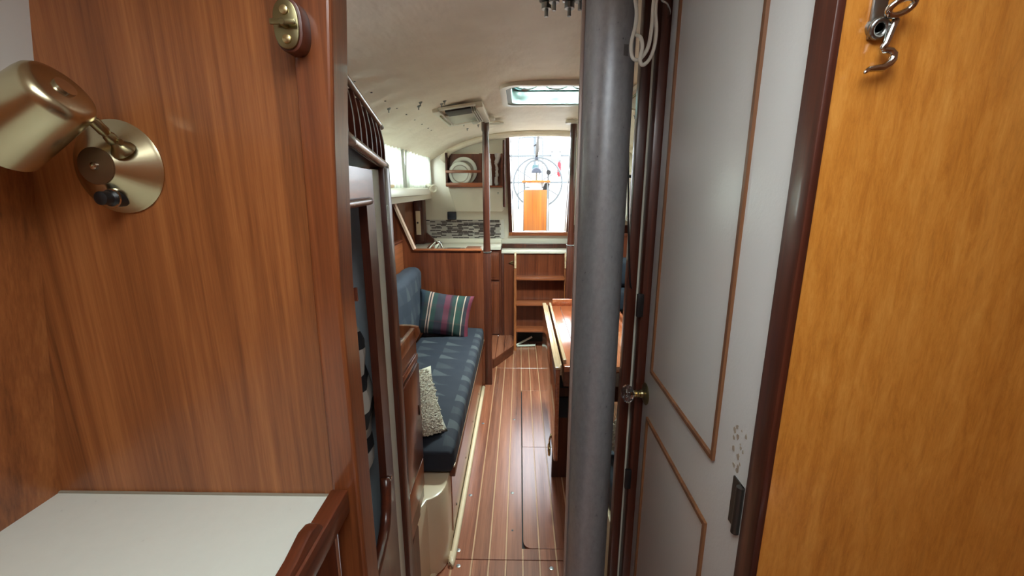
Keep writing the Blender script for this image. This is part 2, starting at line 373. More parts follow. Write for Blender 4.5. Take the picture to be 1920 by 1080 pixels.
# ---- aft bulkhead with companionway opening (wider at the top)
mb = MB()
mb.prism([(-1.0, .0), (-.072, .0), (-.072, 1.02), (-.10, 2.05), (-1.0, 2.05)], 'y', 4.10, 4.15); mb.prism([(.445, 0), (1.37, 0), (1.37, 2.05), (.49, 2.05), (.445, 1.02)], 'y', 4.10, 4.15)
mb.box(-.072, .445, 4.10, 4.15, 0, 1.025); mb.box(-.10, .49, 4.10, 4.15, 1.955, 2.05)
st('wall_aft', mb, 'gelcoat')
dw = st('door_1', MB().prism([(-.100, 1.01), (-.068, 1.01), (-.098, 1.94), (-.130, 1.94)], 'y', 4.075, 4.13).prism([(.438, 1.01), (.470, 1.01), (.505, 1.94), (.473, 1.94)], 'y', 4.075, 4.13), 'mahogany')
dw['label'] = 'wood-framed companionway opening to the cockpit'
bx('sill', 'saloon_teak_x', (-.10, .47, 4.05, 4.14, 1.002, 1.036), dw, r=.004)
for x in (-.085, .455): bx('corner_block', 'teak_trim', (x-.015, x+.015, 4.043, 4.05, 1.005, 1.03), dw)
MB().prism([(-.062, 1.04), (-.056, 1.04), (-.082, 1.9), (-.088, 1.9)], 'y', 4.08, 4.14).prism([(.424, 1.04), (.430, 1.04), (.462, 1.9), (.456, 1.9)], 'y', 4.08, 4.14).to('track', 'steel', dw)
# moulded housing of the aft corner: recess behind the dish rack and over the tiles
st('trim_3', MB().prism([(-.585, 1.225), (-.165, 1.225), (-.150, 1.240), (-.150, 1.443), (-.655, 1.443)], 'y', 4.035, 4.101, r=.008), 'gelcoat', smooth='auto')
# padded arch where the headliner meets the aft bulkhead
pts = []
for i in range(25):
    x = -.70 + i*(1.78/24); pts.append((x, 4.03 + .0*i, ceil_z(x, 4) - .018 - (.05 if x < -.68 or x > 1.06 else 0)))
st('trim_4', MB().tube(pts, .030, 10), 'vinyl', smooth=True)
# ---- forward compartment
# port bulkhead of the forward compartment
st('wall_forward_port', MB().prism([(-1.0, 0), (-.318, 0), (-.300, 1.3), (-.286, 2.0), (-1.0, 2.0)], 'y', .655, .68), 'teak_panel')
pt = st('trim_5', MB().prism([(-.330, .15), (-.274, .15), (-.2755, 1.3), (-.2655, 1.5), (-.2505, 1.7), (-.230, 2.0), (-.300, 2.0), (-.318, 1.3)], 'y', .64, .70), 'near_trim')
md = pt.modifiers.new('Bevel', 'BEVEL'); md.width = .006; md.segments = 3
# outboard side: wood below, white above, leaning with the hull
st('wall_forward_side', MB().hexa([(-.90, -.8, .6), (-.87, -.8, .6), (-.87, .655, .6), (-.90, .655, .6)], [(-.74, -.8, 1.57), (-.71, -.8, 1.57), (-.71, .655, 1.57), (-.74, .655, 1.57)]), 'teak_panel')
st('wall_forward_side_upper', MB().hexa([(-.72, -.8, 1.57), (-.694, -.8, 1.57), (-.694, .655, 1.57), (-.72, .655, 1.57)], [(-.67, -.8, 2.0), (-.64, -.8, 2.0), (-.625, .655, 2.0), (-.67, .655, 2.0)]), 'white_wall')
st('wall_back', MB().box(-1.0, 1.3, -.83, -.8, 0, 2.0), 'teak_panel')
st('wall_forward_starboard', MB().box(.363, 1.30, .55, .588, 0, 2.0), 'gold_veneer')
st('trim_6', MB().box(.352, .363, .547, .589, 0, 2.0, r=.002), 'mahogany', smooth='auto')
st('wall_forward_starboard_side', MB().box(1.27, 1.30, -.8, .55, 0, 2.0), 'teak_panel')
st('wall_behind_door', MB().box(1.2, 1.23, .59, 1.2, 0, 2.0), 'white_wall')
# ---- main bulkhead: port side (low, under the shelf) and starboard (full height)
st('wall_main_port', MB().box(-.99, -.365, 1.09, 1.12, 0, 1.48), 'mahogany')
st('wall_main_starboard', MB().box(.345, 1.34, 1.20, 1.235, 0, 2.0), 'mahogany')
st('trim_7', MB().box(-.367, -.330, 1.085, 1.135, 0, 1.497, r=.004), 'mahogany', smooth='auto')
st('trim_8', MB().box(-.364, -.344, 1.021, 1.084, 0, 1.49, r=.001), 'white_trim')
st('trim_9', MB().box(.306, .333, 1.20, 1.235, 0, 1.97, r=.003), 'mahogany', smooth='auto')
st('trim_10', MB().box(.333, .344, 1.205, 1.23, 0, 1.97), 'white_trim')
st('trim_11', MB().box(.3365, .368, 1.155, 1.199, 0, 1.97, r=.003), 'mahogany', smooth='auto')

# ================================================================== FORWARD COMPARTMENT THINGS
# white painted door, swung aft, seen edge-wise
d = st('door_2', MB().box(.358, .388, .591, 1.150, .12, 1.965, r=.002), 'door_paint', smooth='auto')
d['label'] = 'white painted door with raised mouldings, open against the passage'
def mould(y0, y1, zn0, zn1, zt0, zt1, bot=True, top=True):
    # frame of thin moulding on the door face; corner heights may differ at the two sides
    mb = MB(); t = .0085
    mb.box(.3525, .3585, y0, y0+t, zn0, zn1); mb.box(.3525, .3585, y1-t, y1, zt0, zt1)
    mb.to('moulding', 'moulding', d); m2 = MB(); fa = t/(y1-y0)*(zt0-zn0); y0, y1 = y0+t, y1-t
    if bot: m2.hexa([(.3515, y0, zn0), (.3585, y0, zn0), (.3585, y1, zt0), (.3515, y1, zt0)], [(.3515, y0, zn0+t), (.3585, y0, zn0+t), (.3585, y1, zt0+t), (.3515, y1, zt0+t)])
    if top: m2.hexa([(.3515, y0, zn1-t), (.3585, y0, zn1-t), (.3585, y1, zt1-t), (.3515, y1, zt1-t)], [(.3515, y0, zn1), (.3585, y0, zn1), (.3585, y1, zt1), (.3515, y1, zt1)])
    m2.to('moulding', 'moulding', d)
mould(.703, 1.090, .962, 1.90, .962, 1.90); mould(.703, 1.094, .20, .828, .20, .828)
def crystal_knob():
    k = MB().lathe([(.031, 0), (.0315, .002), (.029, .004), (.020, .006), (.012, .010), (.011, .016)], (.358, 1.128, .880), (-1, 0, 0), 28).to('rose', 'old_brass', d, smooth='auto')
    k2 = MB().lathe([(.0085, .016), (.010, .018), (.010, .026), (.008, .028), (.011, .031), (.011, .034)], (.358, 1.128, .880), (-1, 0, 0), 20).to('knob_shank', 'brass', d, smooth='auto')
    mb = MB(); prof = [(.009, .034), (.015, .036), (.0225, .042), (.0258, .049), (.0255, .054), (.021, .062), (.013, .066), (.004, .067)]
    mb.lathe(prof, (.358, 1.128, .880), (-1, 0, 0), 12); mb.to('glass_knob', 'crystal', d)
crystal_knob()
hg = MB().cyl((.353, .603, .90), (.353, .603, .985), .0065, n=14).box(.3555, .3585, .600, .632, .90, .985).to('hinge', 'hinge_steel', d, smooth='auto')
# flaked paint patches by the hinge
mb = MB()
for i in range(16):
    y = .615 + rnd.random()*.035; z = .995 + rnd.random()*.075; s = .0015 + rnd.random()*.003
    mb.prism([(y+s*rnd.uniform(.6, 1.5)*math.cos(a), z+s*rnd.uniform(.8, 2)*math.sin(a)) for a in [k*PI/4 for k in range(8)]], 'x', .3574, .3582)
mb.to('flaked_paint', mat('bare_primer', (168, 156, 140), .7), d, kind='stuff')

# white counter and its fiddle
ct = thing('counter', (-.58, .2, 0), 'white laminate counter top in front of the teak bulkhead', 'counter')
MB().prism([(-.322, -.6), (-.322, .654), (-.826, .654), (-.826, -.6)], 'z', .895, .92).to('counter_top', 'laminate', ct)
bx('caulk_line', mat('caulk', (150, 142, 124), .8), (-.825, -.325, .650, .6545, .9195, .9225), ct)
MB().prism([(-.326, -.6), (-.326, .64), (-.345, .64), (-.345, -.6)], 'z', .15, .895).to('front_panel', 'saloon_teak', ct)
fd = thing('fiddle_rail', (-.305, .3, .90), 'dark teak fiddle rail with a rounded hump along the white counter', 'rail')
MB().box(-.322, -.292, .45, .639, .90, .945, r=.004).to('rail', 'rail_wood', fd, smooth='auto')
prof = [(-.2, .90), (.556, .90)] + [(.556 - .0, .925)] + [(.556-.022*(1-math.cos(a)), .935+.028*math.sin(a)) for a in [i*PI/10 for i in range(1, 6)]] + [(.52, .966), (.48, .958), (.42, .955), (.3, .955), (-.2, .955)]
MB().prism(prof, 'x', -.318, -.297, r=.004).to('hump_board', 'rail_wood', fd, smooth='auto')
bx('peg', 'orange_wood', (-.315, -.285, .515, .535, .80, .822), fd, r=.003)

# reading lamp
lp = thing('reading_lamp', (-.592, .655, 1.478), 'champagne metal reading lamp with swivel shade on the teak bulkhead', 'lamp')
Y = (0, -1, 0); LX, LZ = -.592, 1.478
MB().lathe([(.066, 0), (.067, .003), (.064, .005), (.0615, .006), (.026, .036), (.024, .037)], (LX, .655, LZ), Y, 48).to('base', 'champagne', lp, smooth='auto')
MB().lathe([(.0255, .0345), (.0255, .039), (.023, .0395)], (LX, .655, LZ), Y, 32).to('cap', mat('cap_metal', (120, 96, 72), .45, .8), lp, smooth='auto')
MB().lathe([(.006, .039), (.005, .043), (.002, .0445)], (LX, .655, LZ), Y, 16).to('cap_screw', 'chrome', lp, smooth='auto')
MB().lathe([(.013, .012), (.013, .030), (.0095, .034), (.0095, .046), (.006, .048)], (LX+.004, .655, LZ-.044), Y, 20).to('switch', 'black', lp, smooth='auto')
MB().lathe([(.014, .028), (.014, .031)], (LX+.004, .655, LZ-.044), Y, 20).to('switch_ring', 'chrome', lp, smooth='auto')
# bracket and knuckle
A = Vector((-.560, .630, 1.499)); B = Vector((-.560, .592, 1.535)); D = (B-A)
arm = MB().lathe([(.016, 0), (.015, .004), (.009, .010), (.006, .016), (.0075, .020), (.0075, .026), (.0055, .030), (.007, .034), (.007, .050), (.005, .054), (.005, D.length+.01)], A, D, 16)
arm.cyl(A + D*.30 - Vector((.009, 0, 0)), A + D*.30 + Vector((.009, 0, 0)), .004, n=10)
arm.to('arm', 'old_brass', lp, smooth='auto')
S0 = Vector((-.562, .565, 1.568)); ax = Vector((-.80, -.06, -.52)).normalized()
pr = [(.0005, 0), (.030, 0), (.037, .003), (.0405, .008), (.042, .016), (.047, .108), (.047, .111)]
MB().lathe(pr + [(.0455, .111), (.040, .018), (.0005, .016)], S0, ax, 48, close=False).to('shade', 'champagne', lp, smooth='auto')
MB().lathe([(.012, -.004), (.012, .001)], S0, ax, 20).to('shade_nut', 'chrome', lp, smooth='auto')
MB().lathe([(.012, .018), (.012, .035), (.022, .055), (.024, .07), (.014, .088)], S0, ax, 20).to('bulb', mat('bulb_glass', (235, 232, 220), .3), lp, smooth='auto')

# turn button latch on the trim
tl = thing('turn_button', (-.300, .64, 1.62), 'brass turn button on an oval mahogany pad, top of the port trim', 'latch')
oval = lambda a, b, cx, cz_, n=28: [(cx+a*math.cos(2*PI*i/n), cz_+b*math.sin(2*PI*i/n)*(1.0)) for i in range(n)]
ccx, ccz = -.3005, 1.653
pad = [(ccx+.019*math.copysign(abs(math.cos(t))**.8, math.cos(t)), ccz+.032*math.copysign(abs(math.sin(t))**.8, math.sin(t))) for t in [2*PI*i/32 for i in range(32)]]
MB().prism(pad, 'y', .616, .642, r=.002).to('pad', 'mahogany', tl, smooth='auto')
MB().prism([(ccx-.001+(x-ccx)*.86, ccz+(z-ccz)*.90) for x, z in pad], 'y', .6125, .617, r=.001).to('plate', 'old_brass', tl, smooth='auto')
for dz in (.0165, -.0175): MB().lathe([(.006, 0), (.0055, .002), (.002, .003)], (ccx-.001, .6125, ccz+dz), Y, 14).to('screw', 'brass', tl, smooth='auto')
MB().lathe([(.005, 0), (.005, .008), (.0035, .010)], (ccx-.001, .6125, ccz), Y, 14).box(ccx-.017, ccx+.016, .603, .606, ccz-.003, ccz+.004, r=.0012).to('button', 'old_brass', tl, smooth='auto')

# hook on the golden bulkhead
hk = thing('cabin_hook', (.40, .55, 1.57), 'worn chrome hook hanging from its eye on the golden bulkhead', 'hook')
hx, hz = .4015, 1.615
def P(du, dv, y=.538): return (.385 + (du-1612)*.00054, y, 1.575 + (138-dv)*.00053)
MB().lathe([(.011, 0), (.0105, .003), (.006, .004)], P(1640, 45, .55), Y, 24).box(*[P(1640, 45)[0]-.008, P(1640, 45)[0]+.008, .546, .55, 1.612, 1.66], r=.001).to('plate', 'steel', hk, smooth='auto')
MB().tube([P(1640+15*math.cos(a), 50+16*math.sin(a), .543 + .002*math.sin(a)) for a in [2*PI*i/20 for i in range(20)]], .0032, 10, closed=True).to('lower_ring', 'steel', hk, smooth=True)
MB().tube([P(1662+24*math.cos(a), 16+13*math.sin(a)-6*math.cos(a), .532 + .004*math.sin(a)) for a in [2*PI*i/24 for i in range(24)]], .0036, 10, closed=True).to('eye_ring', 'chrome', hk, smooth=True)
MB().tube([P(1664, 36), P(1660, 50), P(1656, 66), P(1652, 82), P(1647, 92), P(1648, 96), P(1656, 94), P(1665, 95), P(1672, 102), P(1672, 112), P(1666, 121), P(1655, 128), P(1640, 129), P(1626, 131), P(1616, 137, .534), P(1611, 141, .532)],
          [.0042, .004, .004, .0038, .0034, .0034, .0036, .004, .0044, .0046, .0044, .0042, .0036, .0030, .0024, .0012], 10).to('hook_bar', 'chrome', hk, smooth=True)

# ================================================================== PORT HANGING LOCKER
lk = thing('hanging_locker', (-.45, .9, 0), 'mahogany hanging locker with arched opening and spindled shelf rail', 'locker')
def lx(y, off=0): return -.292 - (y-.70)*.132 + off         # the locker face runs slightly outboard going aft
def face_poly(poly, z_in=-.0, th=.018, name='face_panel', m_='mahogany', par=None, off=-.004):
    # poly in (y,z), extruded outboard from the slanting face
    mb = MB(); A = [mb.b.verts.new((lx(y, off), y, z)) for y, z in poly]; Bv = [mb.b.verts.new((lx(y, off)-th, y, z)) for y, z in poly]; n = len(poly)
    fs = [mb.b.faces.new(A), mb.b.faces.new(Bv[::-1])] + [mb.b.faces.new((A[i], Bv[i], Bv[(i+1) % n], A[(i+1) % n])) for i in range(n)]
    bmesh.ops.recalc_face_normals(mb.b, faces=fs); return mb.to(name, m_, par or lk)
# aft stile with the rounded corner of the opening, and lower sweep of the sill
face_poly([(.935, 1.412), (1.020, 1.412), (1.020, .0), (.70, .0), (.70, .645)] + [(.78, .633), (.85, .628), (.885, .638), (.912, .66), (.926, .70), (.932, .76), (.935, .90), (.935, 1.2), (.935, 1.36)], name='aft_stile')
face_poly([(.70, 1.412), (1.020, 1.412), (1.020, 1.487), (.70, 1.487)], name='upper_panel', m_='mahogany_y')
mb = MB(); mb.tube([(lx(y, .002), y, 1.420) for y in [.70+.02*i for i in range(13)]], .0085, 8); mb.to('upper_bead', 'mahogany_y', lk, smooth=True)
pts = [(.70, .655), (.74, .648), (.80, .641), (.85, .640), (.885, .652), (.908, .675), (.920, .71), (.927, .75)]
MB().tube([(lx(y, -.006), y, z) for y, z in pts], .0125, 10).to('sill_cap', 'mahogany_y', lk, smooth=True)
MB().hexa([(-.70, .69, 0), (-.685, .69, 0), (-.685, 1.08, 0), (-.70, 1.08, 0)], [(-.70, .69, 1.48), (-.685, .69, 1.48), (-.685, 1.08, 1.48), (-.70, 1.08, 1.48)]).to('back_lining', 'blue_white', lk)
MB().box(-.685, -.365, 1.04, 1.075, 0, 1.48).box(-.685, -.33, .685, .70, 0, 1.40).to('side_lining', 'blue_white', lk)
# ledge with thick rounded front
MB().hexa([(-.70, .70, 1.496), (lx(.70)+.008, .70, 1.527), (lx(1.14)+.006, 1.14, 1.492), (-.70, 1.14, 1.492)], [(-.70, .70, 1.520), (lx(.70)+.008, .70, 1.547), (lx(1.14)+.006, 1.14, 1.510), (-.70, 1.14, 1.510)]).to('ledge', 'mahogany_y', lk)
MB().tube([(lx(y)+.006, y, 1.537 - (y-.7)*.083) for y in (.70, .8, .9, 1.0, 1.1, 1.142)], .011, 10).to('ledge_nosing', mat('worn_varnish', (128, 108, 96), .25, coat=.6), lk, smooth=True)
MB().tube([(lx(y)+.004, y, 1.648 - (y-.7)*.125) for y in (.66, .8, .9, 1.0, 1.1, 1.135)], .0065, 10).to('top_rail', mat('worn_rail', (150, 128, 108), .25, coat=.6), lk, smooth=True)
for i in range(9):
    y0 = .70 + i*.052; z1 = 1.646-(y0-.7)*.125; z0 = 1.545 - (y0-.7)*.083; mb = MB(); h = z1-z0; R = []
    for k in range(9):
        t = k/8; yy = y0 + .030*t*t; wd = .030 - .016*math.sin(PI*t) + .008*t; xx = lx(y0) - .002 + .006*math.sin(PI*t); R.append((xx, yy, z1 - h*t, wd))
    lo = [];
    for (x, y, z, wd) in R:
        lo.append([mb.b.verts.new(p) for p in ((x+.004, y, z), (x+.004, y+.006, z), (x-wd, y+.006, z), (x-wd, y, z))])
    fs = [mb.b.faces.new(lo[0]), mb.b.faces.new(lo[-1][::-1])]
    for a_, b_ in zip(lo, lo[1:]):
        for q in range(4): fs.append(mb.b.faces.new((a_[q], b_[q], b_[(q+1) % 4], a_[(q+1) % 4])))
    bmesh.ops.recalc_face_normals(mb.b, faces=fs); mb.to('spindle', 'mahogany', lk)
MB().hexa([(-.42, .70, 1.50), (-.41, .70, 1.50), (-.43, 1.13, 1.50), (-.44, 1.13, 1.50)], [(-.42, .70, 1.625), (-.41, .70, 1.625), (-.43, 1.13, 1.572), (-.44, 1.13, 1.572)]).to('shelf_back', 'mahogany_y', lk)
MB().lathe([(.006, 0), (.006, .002), (.003, .003)], (lx(.975, -.004), .975, .715), (1, 0, 0), 12).to('stile_screw', 'chrome', lk)
# finger latch on near trim
bx('trim_catch', 'mahogany', (-.277, -.272, .699, .703, 1.262, 1.285), pt)
# striped shirt
def shirt(u, v):
    z = 1.14 - .36*u; th = v*2*PI; wv = .055 + .02*math.sin(u*3)+.006*math.sin(th*5+u*6); dp = .07 + .04*min(1, u*3)
    if u < .12: dp *= .35+u*5
    return (-.425 + wv*math.cos(th) + .006*math.sin(u*14), .91 + dp*math.sin(th), z + .02*math.sin(th*2))
MB().grid(shirt, 24, 36).to('striped_shirt', 'shirt', None, 'black and grey striped shirt hanging inside the arched locker', 'shirt', smooth=True)

# ================================================================== MAST, CABLES
ms = thing('mast', (.222, 1.20, 0), 'silver aluminium mast standing on the cabin sole beside the passage', 'mast')
def mast_ring(z, n=48):
    r = []
    for i in range(n):
        a = 2*PI*i/n; r.append((.2215 + .0655*math.cos(a), 1.205 + .085*math.sin(a), z))
    return r
mb = MB(); lv = [mast_ring(z) for z in (0, .65, 1.3, 1.95)]; vv = [[mb.b.verts.new(p) for p in r] for r in lv]
for a_, b_ in zip(vv, vv[1:]):
    for i in range(48): mb.b.faces.new((a_[i], a_[(i+1) % 48], b_[(i+1) % 48], b_[i]))
bmesh.ops.recalc_face_normals(mb.b, faces=mb.b.faces); mb.to('mast_tube', 'mast', ms, smooth=True)
MB().box(.1500, .1590, 1.180, 1.196, 0, 1.95, r=.003).to('track', mat('pinkish_alloy', (176, 160, 152), .4, .4), ms, smooth='auto')
MB().box(.238, .2555, 1.1262, 1.1290, 1.752, 1.776, rot=Matrix.Rotation(math.radians(16), 3, 'Z')).to('sticker', mat('grey_tape', (98, 98, 98), .6), ms)

cb = MB()
loop = [(.243, 1.07, 1.93), (.246, 1.06, 1.86), (.252, 1.055, 1.82), (.250, 1.05, 1.79), (.2445, 1.05, 1.765), (.2435, 1.05, 1.745), (.248, 1.05, 1.727), (.259, 1.05, 1.722), (.270, 1.05, 1.730), (.281, 1.05, 1.750), (.286, 1.052, 1.79), (.288, 1.056, 1.84), (.296, 1.06, 1.88), (.300, 1.065, 1.93)]
def smooth_pts(p, n=6):
    p = [Vector(q) for q in p]; out = []
    for i in range(len(p)-1):
        a = p[max(i-1, 0)]; b = p[i]; c = p[i+1]; d_ = p[min(i+2, len(p)-1)]
        for k in range(n):
            t = k/n; out.append(.5*((2*b)+(-a+c)*t+(2*a-5*b+4*c-d_)*t*t+(-a+3*b-3*c+d_)*t**3))
    return out + [p[-1]]
cb.tube(smooth_pts(loop), .0042, 8)
loop2 = [(.256, 1.06, 1.775), (.262, 1.045, 1.765), (.2655, 1.04, 1.745), (.262, 1.04, 1.722), (.268, 1.042, 1.710), (.282, 1.045, 1.720), (.293, 1.05, 1.745), (.2965, 1.052, 1.78), (.292, 1.055, 1.83), (.302, 1.06, 1.88), (.308, 1.065, 1.93)]
cb.tube(smooth_pts(loop2), .0040, 8)
cb.to('cable', 'cable', None, 'white cable hanging in loops from the ceiling beside the mast', 'cable', smooth=True)
MB().tube(smooth_pts([(.2755, 1.195, 1.74), (.284, 1.19, 1.55), (.297, 1.196, 1.35), (.310, 1.193, 1.20), (.316, 1.192, 1.17)]), .0022, 6).to('wire', 'black', None, 'thin black wire running down the dark starboard door post', 'cable', smooth=True)
MB().tube(smooth_pts([(.352, 1.16, 1.84), (.347, 1.13, 1.845), (.330, 1.10, 1.850), (.318, 1.10, 1.858), (.314, 1.10, 1.870), (.320, 1.10, 1.882), (.334, 1.10, 1.886)]), .0022, 8).to('cup_hook', 'chrome', None, 'small chrome cup hook high beside the white door', 'hook', smooth=True)
for z, lb in ((1.10, 'small black strap catch at middle height on the dark door post'), (.555, 'small black strike plate low on the dark door post')):
    bx('strike_plate', 'black', (.322, .340, 1.145, 1.156, z, z+.065), None, r=.002, label=lb, cat='catch', group='black catches on the starboard door post')

# ================================================================== PORT CABINET + SETTEE
cab = thing('cabinet', (-.45, 1.25, 0), 'narrow mahogany cabinet with fiddled top between the bulkhead and settee', 'cabinet')
CX = -.346
MB().box(-.80, CX, 1.137, 1.365, .32, .955).to('body', 'saloon_teak', cab)
MB().box(-.80, CX+.002, 1.137, 1.372, .955, .962).to('top', 'white_trim', cab)
MB().box(CX-.012, CX+.004, 1.14, 1.345, .955, 1.000, r=.003).to('fiddle', 'teak_trim', cab, smooth='auto')
MB().prism([(-.70, .935), (-.352, .935), (-.330, .975), (-.335, .998), (-.36, 1.003), (-.70, 1.003)], 'y', 1.352, 1.372, r=.003).to('fiddle', 'teak_trim', cab, smooth='auto')
MB().box(CX, CX+.006, 1.15, 1.358, .885, .905, r=.002).to('rail', 'saloon_teak_y', cab, smooth='auto')
MB().box(CX, CX+.010, 1.15, 1.350, .520, .875, r=.003).to('door', 'saloon_teak', cab, smooth='auto')
MB().box(CX+.010, CX+.012, 1.318, 1.324, .70, .735).to('keyhole', 'black', cab)
MB().box(CX, CX+.006, 1.15, 1.358, .40, .508, r=.002).to('lower_rail', 'saloon_teak_y', cab, smooth='auto')
kn = thing('brass_fittings', (-.36, 1.19, .962), 'small brass fittings lying on the narrow cabinet top', 'fittings')
MB().tube([(-.372, 1.17, .970), (-.374, 1.185, 1.01), (-.372, 1.19, 1.03), (-.366, 1.19, 1.03), (-.364, 1.19, 1.01)], .004, 8).to('bent_handle', 'chrome', kn, smooth=True)
MB().cyl((-.38, 1.19, .962), (-.38, 1.19, .975), .014).to('foot', 'brass', kn)

se = thing('settee', (-.6, 2.2, 0), 'cream moulded settee base with teak front panel along port side', 'bench')
cor = [(-.9, 1.14), (-.352, 1.14), (-.352, 1.27)] + [(-.352+.0, 1.28)] + [(-.352 + .078*math.sin(a), 1.40+.10 - .10*math.cos(a) - .06) for a in [i*PI/12 for i in range(1, 7)]] + [(-.274, 2.955), (-.9, 2.955)]
MB().prism(cor, 'z', 0, .345, r=.010).to('body', 'cream', se, smooth='auto')
mb = MB(); foot = [(-.346, 1.14), (-.335, 1.30), (-.30, 1.405), (-.268, 1.45), (-.257, 1.52), (-.257, 2.94)]
mb.tube([(x-.004, y, .006) for x, y in smooth_pts([(a, b, 0) for a, b in foot], 5) and [(q.x, q.y) for q in smooth_pts([(a, b, 0) for a, b in foot], 5)]], .013, 8); mb.to('foot_bead', 'cream', se, smooth=True)
MB().box(-.275, -.2705, 1.525, 2.95, .05, .345).to('front_panel', 'saloon_teak_y', se)
MB().box(-.274, -.252, 1.50, 2.95, .325, .368, r=.004).to('edge_rail', 'mahogany_y', se, smooth='auto'); MB().box(-.266, -.2515, 1.50, 2.95, .368, .378, r=.002).to('highlight_bead', 'sheen_worn_edge', se, smooth='auto')  # thin pale strip paints the bright highlight along the rail top
for y in (1.62, 1.95, 2.3, 2.65): MB().lathe([(.006, 0), (.005, .002), (.002, .003)], (-.2705, y, .10), (1, 0, 0), 12).to('screw', 'steel', se)
MB().prism([(1.155, .05), (1.265, .05), (1.27, .30), (1.25, .33), (1.155, .28)], 'x', -.353, -.347, r=.002).to('lower_door', 'mahogany', se)

def cushion(name, d, m_, label, r=.03, wr=None, nx=26, ny=60, nz_=8, crown=.012, smooth=True, group=None):
    x0, x1, y0, y1, z0, z1 = d; mb = MB(); g = bmesh.ops.create_cube(mb.b, size=2)['verts']
    bmesh.ops.subdivide_edges(mb.b, edges=mb.b.edges[:], cuts=31, use_grid_fill=True)
    hx, hy, hz = (x1-x0)/2, (y1-y0)/2, (z1-z0)/2; cx, cy_, cz_ = (x0+x1)/2, (y0+y1)/2, (z0+z1)/2
    for v in mb.b.verts:
        u = v.co.copy(); p = Vector((u.x*hx, u.y*hy, u.z*hz)); inner = Vector((max(-hx+r, min(hx-r, p.x)), max(-hy+r, min(hy-r, p.y)), max(-hz+r, min(hz-r, p.z))))
        dd = p-inner
        if dd.length > 1e-9: p = inner + dd.normalized()*r*min(1, dd.length/r if max(abs(dd.x), abs(dd.y), abs(dd.z)) == dd.length else 1)
        ax_ = min((hx, 0), (hy, 1), (hz, 2))[1]; o_ = [i for i in range(3) if i != ax_]
        p[ax_] += (1 if u[ax_] > 0 else -1)*crown*(1-u[o_[0]]**2)*(1-u[o_[1]]**2)*abs(u[ax_])
        p += Vector((cx, cy_, cz_))
        if wr: p += wr(p, u)
        v.co = p
    return mb.to(name, m_, None, label, 'cushion', group, smooth=True)
def wr_seat(p, u):
    k = max(0, 1-((p.y-2.02)/.42)**2); e = max(0, u.z)
    w_ = .007*k*math.sin(p.y*62 + 3*noise.noise(Vector((p.x*5, p.y*3, 0))) + p.x*5) + .004*math.sin(p.y*33+p.x*14)*max(0, 1-((p.y-2.3)/.5)**2)
    return Vector((0, 0, e*(w_ + .006*noise.noise(p*6)) - .012*max(0, (1.62-p.y)/.1)*e*.6))
cushion('seat_cushion', (-.67, -.252, 1.475, 2.955, .352, .472), 'navy_seat', 'long navy seat cushion with faint triangle pattern on port settee', wr=wr_seat, r=.028)
def wr_back(p, u):
    b = math.sin((p.y-1.5)/1.45*PI*2.0); return Vector((.012*abs(b) + .010*noise.noise(p*5) + .006*math.sin(p.y*24+p.z*7), 0, .010*noise.noise(Vector((p.y*4, 1, 2))) + .012*abs(b)))
cushion('backrest_cushion', (-.80, -.675, 1.42, 2.93, .47, .915), 'navy_back', 'navy patterned backrest cushion along the port settee', r=.05, wr=wr_back)
sb = thing('settee_backboard', (-.82, 2.2, .6), 'low teak backboard with dark cap behind the port backrest cushion', 'panel')
MB().box(-.825, -.808, 1.4, 2.962, .35, 1.08).to('board', 'saloon_teak_y', sb); MB().box(-.832, -.802, 1.4, 2.962, 1.078, 1.096, r=.004).to('cap', 'mahogany_y', sb, smooth='auto')

def pillow(name, cen, sx, sz, th, R, m_, label, puff=1.0, seed=0):
    mb = MB(); N = 26; L = mb.b.loops.layers.uv.verify()
    for s in (1, -1):
        V = []
        for i in range(N+1):
            row = []
            for j in range(N+1):
                u = i/N*2-1; v = j/N*2-1; e = (1-abs(u)**2.6)*(1-abs(v)**2.6); t = th*.5*max(0, e)**.52
                pin = 1 - .10*(1-abs(u)**2)*abs(v)**3 if True else 1; pu = u*(1-.09*(1-v*v)*abs(u)**2); pv = v*(1-.09*(1-u*u)*abs(v)**2)
                t += .006*noise.noise(Vector((u*2.2+seed, v*2.2, s)))*(e > 0.05)
                row.append(mb.b.verts.new(R @ Vector((pu*sx/2, s*t, pv*sz/2)) + Vector(cen)))
            V.append(row)
        for i in range(N):
            for j in range(N):
                f = mb.b.faces.new((V[i][j], V[i+1][j], V[i+1][j+1], V[i][j+1]) if s < 0 else (V[i][j], V[i][j+1], V[i+1][j+1], V[i+1][j]))
                for lp in f.loops:
                    for a_ in range(i, i+2):
                        for b_ in range(j, j+2):
                            if V[a_][b_] is lp.vert: lp[L].uv = (a_/N, b_/N)
    bmesh.ops.remove_doubles(mb.b, verts=mb.b.verts, dist=.0008)
    return mb
Rp = Matrix.Rotation(math.radians(8), 3, 'Y') @ Matrix.Rotation(math.radians(-20), 3, 'X')
pillow('p', (-.505, 2.775, .615), .37, .30, .13, Rp, None, '').to('plaid_pillow', 'plaid', None, 'dark plaid pillow with red and green stripes leaning at settee end', 'pillow', 'throw pillows', smooth=True)
ex = Vector((.83, .56, 0)).normalized(); ez = Vector((-.10, .10, .21)); ez = (ez - ex*ez.dot(ex)).normalized(); ey = ez.cross(ex)
Rw = Matrix((ex, ey, ez)).transposed(); WC = tuple(Vector((-.300, 1.60, .478)) - ex*.165 + ez*.128)
wp = thing('textured_pillow', (-.46, 1.60, .47), 'cream pillow with a tufted loop band lying on near port seat', 'pillow', 'throw pillows')
pillow('p', WC, .34, .28, .11, Rw, None, '', seed=4).to('cover', 'knit', wp, smooth=True)
